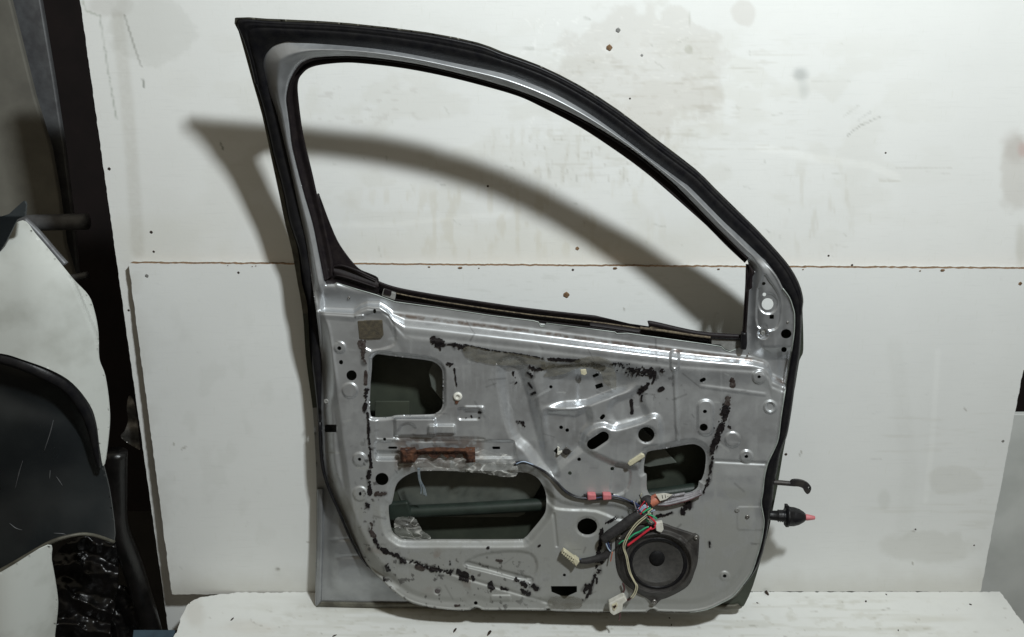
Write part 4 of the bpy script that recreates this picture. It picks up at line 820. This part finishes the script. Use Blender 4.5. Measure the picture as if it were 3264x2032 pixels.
# wiring harness
har = tube('wiring_harness', PP([(2040, 1636), (2012, 1655), (1975, 1684), (1942, 1706), (1922, 1722)], 20), [.007, .0105, .0112, .0108, .0085], M['tape'], door, 12)
def wire(pts, r, mat, lift=8, seg=6): return tube('wire', PP(pts, lift), r / 1000., M[mat], har, seg)
main = [(1636, 1482), (1650, 1477), (1672, 1474), (1699, 1484), (1739, 1505), (1772, 1535), (1798, 1564), (1825, 1581), (1858, 1589), (1898, 1590), (1950, 1583), (1990, 1592), (2023, 1608), (2048, 1618)]
for k, (o, mt, r) in enumerate(((-5, 'wblk', 1.7), (-2.2, 'wblue', 1.5), (.5, 'wblk', 1.8), (3, 'wyel', 1.1), (5.4, 'wblk', 1.8))):
    wire([(x + o * .5 + 1.5 * math.sin(i * 1.3 + k), y + o * (.4 + .6 * math.cos(i * .5 + k) ** 2)) for i, (x, y) in enumerate(main)], r, mt, 7 + k % 3)
wire([(1645, 1480), (1668, 1472), (1700, 1482)], 1.2, 'wlblue', 11)
for x in (1886, 1935): slab('pink_tape', [(x - 14, 1576), (x + 14, 1577), (x + 15, 1595), (x - 13, 1597)], DOOR, 0, 15, M['pink'], har, 3)
tube('tape_wrap', PP([(1860, 1579), (1900, 1578), (1955, 1576)], 7), .0028, M['tape'], har, 8)
tube('tape_wrap', PP([(2046, 1604), (2064, 1598), (2076, 1606)], 12), [.008, .0135, .012], M['tape'], har, 12)
tube('copper_tape', PP([(2072, 1603), (2086, 1595), (2097, 1588)], 14), [.0115, .0115, .0108], M['copper'], har, 12)
lb = slab('label_flag', [(2090, 1576), (2118, 1573), (2144, 1577), (2124, 1592), (2104, 1598)], DOOR, 24, 25, M['paper'], har, .2)
fc = bpy.data.curves.new('label_text', 'FONT'); fc.body = '11-00'; fc.size = .0125; fc.extrude = .0001
ft = bpy.data.objects.new('tmp', fc); COL.objects.link(ft); bpy.context.view_layer.update()
fm = bpy.data.meshes.new_from_object(ft.evaluated_get(bpy.context.evaluated_depsgraph_get())); bpy.data.objects.remove(ft)
tx = link('printed_text', fm, M['ink'], lb, False)
tp = DOOR.P(np.array(2108.), np.array(1591.), .0256) - origin(lb); tx.location = tp
tx.rotation_euler = Matrix((RGT * math.cos(R(12)) + np.cross(DOOR.n, RGT) * math.sin(R(12)), np.cross(DOOR.n, RGT) * math.cos(R(12)) - RGT * math.sin(R(12)), DOOR.n)).transposed().to_euler()
for o, mt, r in ((-9, 'wgrey', 3.0), (-2, 'wgrey', 3.6), (5, 'wgrey', 3.0), (9, 'wbrn', 2.6)):
    wire([(2094, 1606 + o * .5), (2129, 1602 + o), (2179, 1590 + o), (2212, 1580 + o * .8), (2236, 1570 + o * .6)], r, mt, 12)
wire([(2110, 1590), (2150, 1580), (2183, 1574)], 3.2, 'wgrey', 20)
for k in range(3): wire([(2030 + 5 * k, 1634 + 2 * k), (2038 + 6 * k, 1620 + k), (2058 + 5 * k, 1610 + 2 * k)], 2.0, 'wlblue', 22)
for k in range(2): wire([(2034 + 10 * k, 1616 + 3 * k), (2020 + 6 * k, 1600 + 4 * k), (2010, 1598)], 1.5, 'wblue', 16)
wire([(2048, 1636), (2062, 1626), (2074, 1620)], 2.2, 'wgreen', 26); wire([(2040, 1640), (2050, 1630), (2056, 1622)], 2.0, 'wred', 24); wire([(2064, 1634), (2080, 1622)], 1.5, 'wyel', 26)
tube('tape_wrap', PP([(2024, 1642), (2050, 1640), (2080, 1640)], 14), [.009, .011, .008], M['tape'], har, 10)
yl = [(2070, 1634), (2050, 1650), (2028, 1668), (2008, 1694), (1994, 1718), (1986, 1744), (1995, 1775), (2004, 1820), (2018, 1850), (2027, 1868), (2021, 1890), (2010, 1905)]
wire(yl, 1.3, 'wyel', 26); wire([(x + 5, y + 2 + (i % 3)) for i, (x, y) in enumerate(yl)], 1.3, 'wyel', 24); wire([(x - 4, y + 3) for x, y in yl[5:]], 1.4, 'wblk', 22)
wire([(2003, 1720), (2020, 1704), (2036, 1697), (2056, 1684), (2068, 1680)], 1.7, 'wgreen', 26); wire([(2006, 1714), (2026, 1700), (2050, 1690)], 1.5, 'wgreen', 24); wire([(1972, 1735), (1985, 1725), (2003, 1720)], 1.3, 'wgreen', 22)
wire([(2000, 1740), (2036, 1713), (2077, 1682)], 2.6, 'wred', 27); wire([(2066, 1642), (2078, 1655), (2090, 1668), (2086, 1678)], 2.0, 'wred', 26); wire([(2064, 1640), (2080, 1645), (2094, 1655)], 1.7, 'wgreen', 28); wire([(2086, 1660), (2090, 1680), (2070, 1690)], 1.6, 'wred', 22)
wire([(2060, 1650), (2072, 1660), (2078, 1668)], 1.4, 'wyel', 22); wire([(1985, 1860), (1990, 1880), (1980, 1900)], 2.2, 'wbrn', 10); wire([(2010, 1905), (2004, 1912), (1994, 1914)], 2.8, 'wbrn', 12)
for q in range(16):
    x0 = 2028 + 44 * rs.rand(); y0 = 1606 + 40 * rs.rand(); a = rs.rand() * 6.28; L = 22 + 26 * rs.rand()
    wire([(x0, y0), (x0 + L * .5 * math.cos(a) + rs.normal(0, 6), y0 + L * .5 * math.sin(a) + rs.normal(0, 6)), (x0 + L * math.cos(a), y0 + L * math.sin(a))], .8 + .6 * rs.rand(), ['wblk', 'wlblue', 'wgreen', 'wyel', 'wblk', 'wred', 'wgrey', 'wblue'][q % 8], 18 + 8 * rs.rand(), 5)
# left branch with comb connector
tube('branch', PP([(1944, 1730), (1940, 1754), (1928, 1772), (1903, 1781), (1871, 1788), (1848, 1789)], 12), [.005, .0065, .0085, .0075, .007, .005], M['tape'], har, 10)
wire([(1930, 1728), (1938, 1748), (1946, 1758)], 1.5, 'wlblue', 20); wire([(1936, 1726), (1945, 1750)], 1.4, 'wblue', 20); wire([(1952, 1760), (1948, 1780), (1946, 1790)], 1.5, 'copper', 14)
for k in range(3): wire([(1852, 1782 + 4 * k), (1843, 1788 + 3 * k), (1836, 1792 + 3 * k)], 1.6, 'wblue', 12)
con = slab('connector', [(1789, 1766), (1797, 1755), (1845, 1790), (1834, 1805)], DOOR, 6, 20, M['cream'], har, 1.5)
slab('connector_lip', [(1826, 1790), (1834, 1780), (1848, 1792), (1836, 1808)], DOOR, 5, 22, M['cream'], con, 1.5)
for i in range(6):
    for j in range(2):
        x = 1796 + i * 6.2 + j * -4.5 + 1; y = 1764 + i * 4.6 + j * 6.2 - 2
        slab('pin_hole', rrect(x - 1.6, y - 1.6, x + 1.6, y + 1.6, .6, 36), DOOR, 19, 20.5, M['ink'], con)
# white plug hanging at the door's lower edge
wp = slab('plug_connector', [(1941, 1926), (1970, 1911), (1990, 1901), (2000, 1916), (1986, 1928), (1984, 1950), (1956, 1964), (1944, 1954)], DOOR, 8, 26, M['white'], har, 2.5)
slab('plug_latch', [(1950, 1930), (1966, 1922), (1970, 1932), (1960, 1948), (1954, 1946)], DOOR, 25, 28, M['cream'], wp, 1)
slab('plug_socket', [(1953, 1934), (1963, 1929), (1965, 1934), (1957, 1942)], DOOR, 27, 28.6, M['rust'], wp)
tube('wire_end', DOOR.P(np.array([1974., 1976, 1973]), np.array([1950., 1965, 1978]), .012), .0018, M['wbrn'], wp, 6)

# door check strap and rubber cable boot on the hinge side
cs = tube('check_strap', DOOR.P(np.array([2432., 2480, 2527]), np.array([1537., 1539, 1543]), np.array([-.02, -.022, -.022])), [.0062, .0058, .0056], M['strap'], door, 10)
EYE = cr([(2522, 1536), (2536, 1531), (2560, 1534), (2578, 1543), (2586, 1556), (2582, 1570), (2574, 1576), (2566, 1570), (2560, 1558), (2545, 1552), (2524, 1550)], 4, True)
sheet('strap_eye', lambda U, V: np.maximum(sdf(U, V, EYE), -sdf_near(U, V, ell(2579, 1557, 3, 5.5), 20)), (2516, 1526, 2592, 1580), 1.8, lambda U, V: (-16 + 3 * np.sin((U - 2520) / 18)) / 1000., DOOR, M['strap'], cs, .007)
def bx(u): return DOOR.P(np.array(float(u)), np.array(1643. + (u - 2454) * .055), -.055)
ax = bx(2600) - bx(2454); L = np.linalg.norm(ax); k = L / 146.
prof = [(-30, 15), (0, 15), (24, 16), (27, 20), (30, 16), (33, 20), (36, 16), (39, 20), (43, 17), (50, 18), (50.5, 34), (58, 34), (60, 31), (75, 30), (92, 25), (106, 17), (112, 12)]
bo = lathe('cable_boot', bx(2454), ax, [(x * k, r * .00069) for x, r in prof], M['rubber'], door, 24, None, .06)
lathe('cable_end', bx(2454), ax, [(x * k, r * .00069) for x, r in [(108, 10), (118, 10.5), (132, 8), (142, 6), (144, 3)]], M['pink'], bo, 12, None, .12)
slab('boot_tab', [(2504, 1612), (2514, 1612), (2516, 1622), (2504, 1624)], DOOR, -60, -50, M['rubber'], bo, 1)

# ------------------------------------------------------------------ salvage heap at the left
NEAR = lean_plane(.32, 7.35); MID = lean_plane(.18, 7.35); FAR = lean_plane(-.45, 10)
def panel_sheet(name, pts, plane, hf, mat, step, thick, label=None, cat=None, parent=None, base=None, n=4):
    ol = cr(pts, n, True) if n else np.asarray(pts, float)
    b = None if parent else plane.P(np.array(ol[:, 0].mean()), np.array(ol[:, 1].max()))
    o = sheet(name, lambda U, V: sdf(U, V, ol), (ol[:, 0].min() - 6, ol[:, 1].min() - 6, ol[:, 0].max() + 6, ol[:, 1].max() + 6), step, hf, plane, mat, parent, thick, None, b)
    return tag(o, label, cat) if label else o
bump_o = thing('bumper', NEAR.P(np.array(150.), np.array(1800.), 0.0), 'scuffed white car bumper corner with dark lower plastic, stacked at the left', 'bumper')
WB = [(-160, 760), (0, 740), (69, 704), (111, 748), (171, 818), (231, 892), (280, 945), (300, 1000), (311, 1063), (314, 1146), (333, 1200), (346, 1290), (347, 1365), (331, 1486), (318, 1430), (308, 1354), (287, 1292), (231, 1222), (162, 1180), (69, 1146), (0, 1127), (-160, 1110)]
def wb_h(U, V): return (-90 * np.clip((U - 60) / 290, 0, 2) ** 2 - 40 * np.clip((1000 - V) / 300, 0, 1) ** 2 - 30 * sstep(-7, 7, (U - 235) - .42 * (V - 900)) + 1.5 * fbm(U / 120., V / 120., 5, 2)) / 1000.
panel_sheet('shell', WB, NEAR, wb_h, M['bumper'], 5, .004, parent=bump_o)
GB = [(-160, 1110), (0, 1125), (69, 1146), (162, 1180), (231, 1222), (287, 1292), (308, 1354), (318, 1430), (331, 1490), (352, 1585), (363, 1728), (297, 1706), (237, 1706), (149, 1736), (0, 1824), (-160, 1900)]
def gb_h(U, V): return (-40 - 80 * np.clip((U - 60) / 290, 0, 2) ** 2 - 16 * np.exp(-((V - 1250 - .3 * U) / 60) ** 2) + 10 * np.sin((V + U * .4) / 90) + 7 * (fbm(U / 130., V / 130., 15, 2) - .5)) / 1000.
gd = panel_sheet('lower_plastic', GB, NEAR, gb_h, M['bdark'], 5, .004, parent=bump_o)
arch = [(-20, 1128), (69, 1152), (150, 1186), (222, 1230), (272, 1296), (298, 1360), (312, 1430), (322, 1486)]
aw = np.array(arch, float); tube('arch_lip', NEAR.P(aw[:, 0] - 6, aw[:, 1] + 4, wb_h(aw[:, 0], aw[:, 1]) - .012), [.012, .013, .014, .013, .012, .010, .007, .003], M['rubber'], bump_o, 8)
for pts in ([(170, 1340), (160, 1380), (140, 1440)], [(72, 1470), (60, 1510), (48, 1560)], [(160, 1500), (158, 1528)], [(30, 1668), (50, 1684), (70, 1690)], [(170, 1700), (200, 1702), (212, 1706)], [(180, 1520), (200, 1550)]):
    a = np.array(pts, float); tube('scratch', NEAR.P(a[:, 0], a[:, 1], gb_h(a[:, 0], a[:, 1]) + .0005), [.0003, .0010, .0003], M['pipe'], gd, 5)
tube('bumper_lip', NEAR.P(np.array([-60., 0, 149, 237, 297, 363]), np.array([1846., 1822, 1735, 1706, 1706, 1728]), gb_h(np.array([-60., 0, 149, 237, 297, 363]), np.array([1846., 1822, 1735, 1706, 1706, 1728]))), [.006, .006, .005, .004, .004, .004], M['edge'], gd, 6)
panel_sheet('painted_panel', [(-160, 1900), (0, 1827), (149, 1740), (162, 1790), (179, 1888), (182, 1943), (172, 2032), (160, 2140), (-160, 2140)], lean_plane(.44, 7.35), lambda U, V: (-90 * np.clip((U + 20) / 200, 0, 2) ** 2) / 1000., M['bumper'], 5, .004, 'curved white painted panel in the bottom left corner below the dark plastic', 'car panel')
panel_sheet('plastic_trim', [(-160, 660), (0, 692), (28, 683), (76, 640), (83, 652), (79, 690), (55, 700), (20, 770), (0, 802), (-160, 900)], NEAR, lambda U, V: (20 - .3 * np.abs(V - 690)) / 1000., M['navy'], 4, .005, 'dark blue-grey plastic trim above the white bumper corner', 'trim', n=0)
e = np.array([(69, 706), (111, 748), (171, 818), (200, 850)], float); tag(tube('metal_strip', MID.P(e[:, 0] + 8, e[:, 1] - 6, .02), .007, M['pipe'], None, 8, 5, MID.P(np.array(140.), np.array(800.))), 'thin grey strip running along the top edge of the white bumper', 'strip')
tag(tube('pipe', FAR.P(np.array([60., 150, 278]), np.array([712., 710, 707]), .10), .021, M['pipe'], None, 16, 4, FAR.P(np.array(60.), np.array(712.), .1)), 'horizontal grey pipe sticking out in front of the dark gap', 'pipe')
bl = lathe('threaded_bolt', FAR.P(np.array(225.), np.array(888.), .2), FAR.P(np.array(285.), np.array(876.), .2) - FAR.P(np.array(225.), np.array(888.), .2), [(i * .004, .008 + (.0015 if i % 2 else 0)) for i in range(12)], M['pipe'], None, 10, FAR.P(np.array(225.), np.array(888.), .2)); tag(bl, 'small grey threaded bolt beside the white bumper edge in the dark gap', 'bolt')
poly_board('grey_board', [(-260, -160), (0, -160), (30, 0), (106, 302), (159, 476), (185, 620), (205, 780), (240, 900), (-260, 900)], FAR, 20, M['greyboard'], 'dusty grey board leaning at the far left, top corner of the picture', 'board', 4)
poly_board('grey_board', [(-20, -160), (110, -160), (128, 0), (170, 250), (205, 480), (232, 700), (250, 900), (60, 900)], lean_plane(-.52, 10), 18, M['pipe'], 'darker grey board edge showing just behind the dusty grey board', 'board', 4)
# silver bracket and black scrap in the gap
panel_sheet('metal_bracket', [(412, 1262), (432, 1300), (446, 1420), (440, 1432), (386, 1396), (398, 1372), (408, 1340), (404, 1300)], lean_plane(-.10, 6), lambda U, V: (4 * np.sin(V / 12.)) / 1000., M['steel'], 3, .003, 'small silver metal bracket poking out behind the white boards', 'bracket')
def hose(pts, r, plane, label, mat='gloss'):
    a = np.array(pts, float); o = tube('black_hose', plane.P(a[:, 0], a[:, 1], a[:, 2] / 1000.), r, M[mat], None, 12, 6, plane.P(np.array(a[-1, 0]), np.array(a[-1, 1]))); return tag(o, label, 'hose')
SCR = lean_plane(.02, 7.35)
hose([(372, 1440, 0), (372, 1560, 0), (376, 1680, 10), (420, 1800, 0), (470, 1960, -10), (500, 2080, -10)], .024, SCR, 'black glossy hose running down the gap next to the white boards')
def folds(U, V, a, seed):
    n = fbm(U / 70., V / 70., seed, 2) * 60; d = (U * math.cos(a) + V * math.sin(a) + n * 1.6) / 85.
    return (46 * np.abs(d - np.floor(d) - .5) + 20 * fbm(U / 30., V / 30., seed + 3, 2)) / 1000.
panel_sheet('crumpled_scrap', [(160, 2140), (165, 1900), (170, 1780), (240, 1716), (330, 1712), (372, 1750), (372, 1900), (350, 2010), (360, 2140)], SCR, lambda U, V: folds(U, V, 1.9, 3), M['gloss'], 4, .004, 'crumpled glossy black plastic under the dark lower edge of the white bumper', 'scrap')
panel_sheet('crumpled_scrap', [(330, 2140), (345, 1960), (372, 1870), (430, 1900), (475, 2010), (490, 2140)], lean_plane(-.02, 7.35), lambda U, V: folds(U, V, 2.6, 8), M['gloss'], 4, .004, 'smaller crumpled black plastic piece beside the blue plank end', 'scrap')
poly_board('blue_plank', [(425, 2008), (558, 2008), (552, 2110), (415, 2110)], lean_plane(.03, 80, -.02), 16, M['blueb'], 'blue painted plank end below the chipped bench corner', 'plank')

# crumbs on the bench
CR = [(1450, 2010, 7, 'long'), (1560, 2018, 9, 'long'), (2140, 1993, 4, 'dot'), (2760, 1918, 6, 'dot'), (2825, 1896, 4, 'dot'), (3093, 1928, 5, 'dot'), (2414, 1923, 4, 'dot'), (2134, 1971, 4, 'dot'), (740, 1975, 5, 'long'), (1065, 2028, 5, 'long'), (2863, 2010, 4, 'dot')]
for u, v, r, kd in CR:
    c = BENCH.P(np.array(float(u)), np.array(float(v)), 0.0); s = r * .0007; a = rs.rand() * 3
    Vv = []; n = 7
    for zz, kk in ((0, 1.), (s * .5, .8)):
        for q in range(n):
            t = 2 * math.pi * q / n; x = s * (1.6 if kd == 'long' else .9) * math.cos(t) * (.7 + .6 * rs.rand()) * kk; y = s * .5 * math.sin(t) * kk
            Vv.append(c + np.array([x * math.cos(a) - y * math.sin(a), x * math.sin(a) + y * math.cos(a), zz]))
    Ff = [tuple(range(n, 2 * n))] + [(q, (q + 1) % n, n + (q + 1) % n, n + q) for q in range(n)]
    o = mesh('wood_crumb', Vv, Ff, M['speck'], None, False, c)
    tag(o, 'tiny dark wood crumb lying on the white bench board', 'crumb', 'wood crumbs on the bench board')
nb = lathe('bent_nail', LOWER.P(np.array(2440.), np.array(1884.), .004), (.4, -.6, -.4), [(0, .003), (.006, .0035), (.012, .002)], M['speck'], None, 8, LOWER.P(np.array(2440.), np.array(1884.), .004)); tag(nb, 'dark nail poking from the foot of the lower board, right of the door', 'nail')
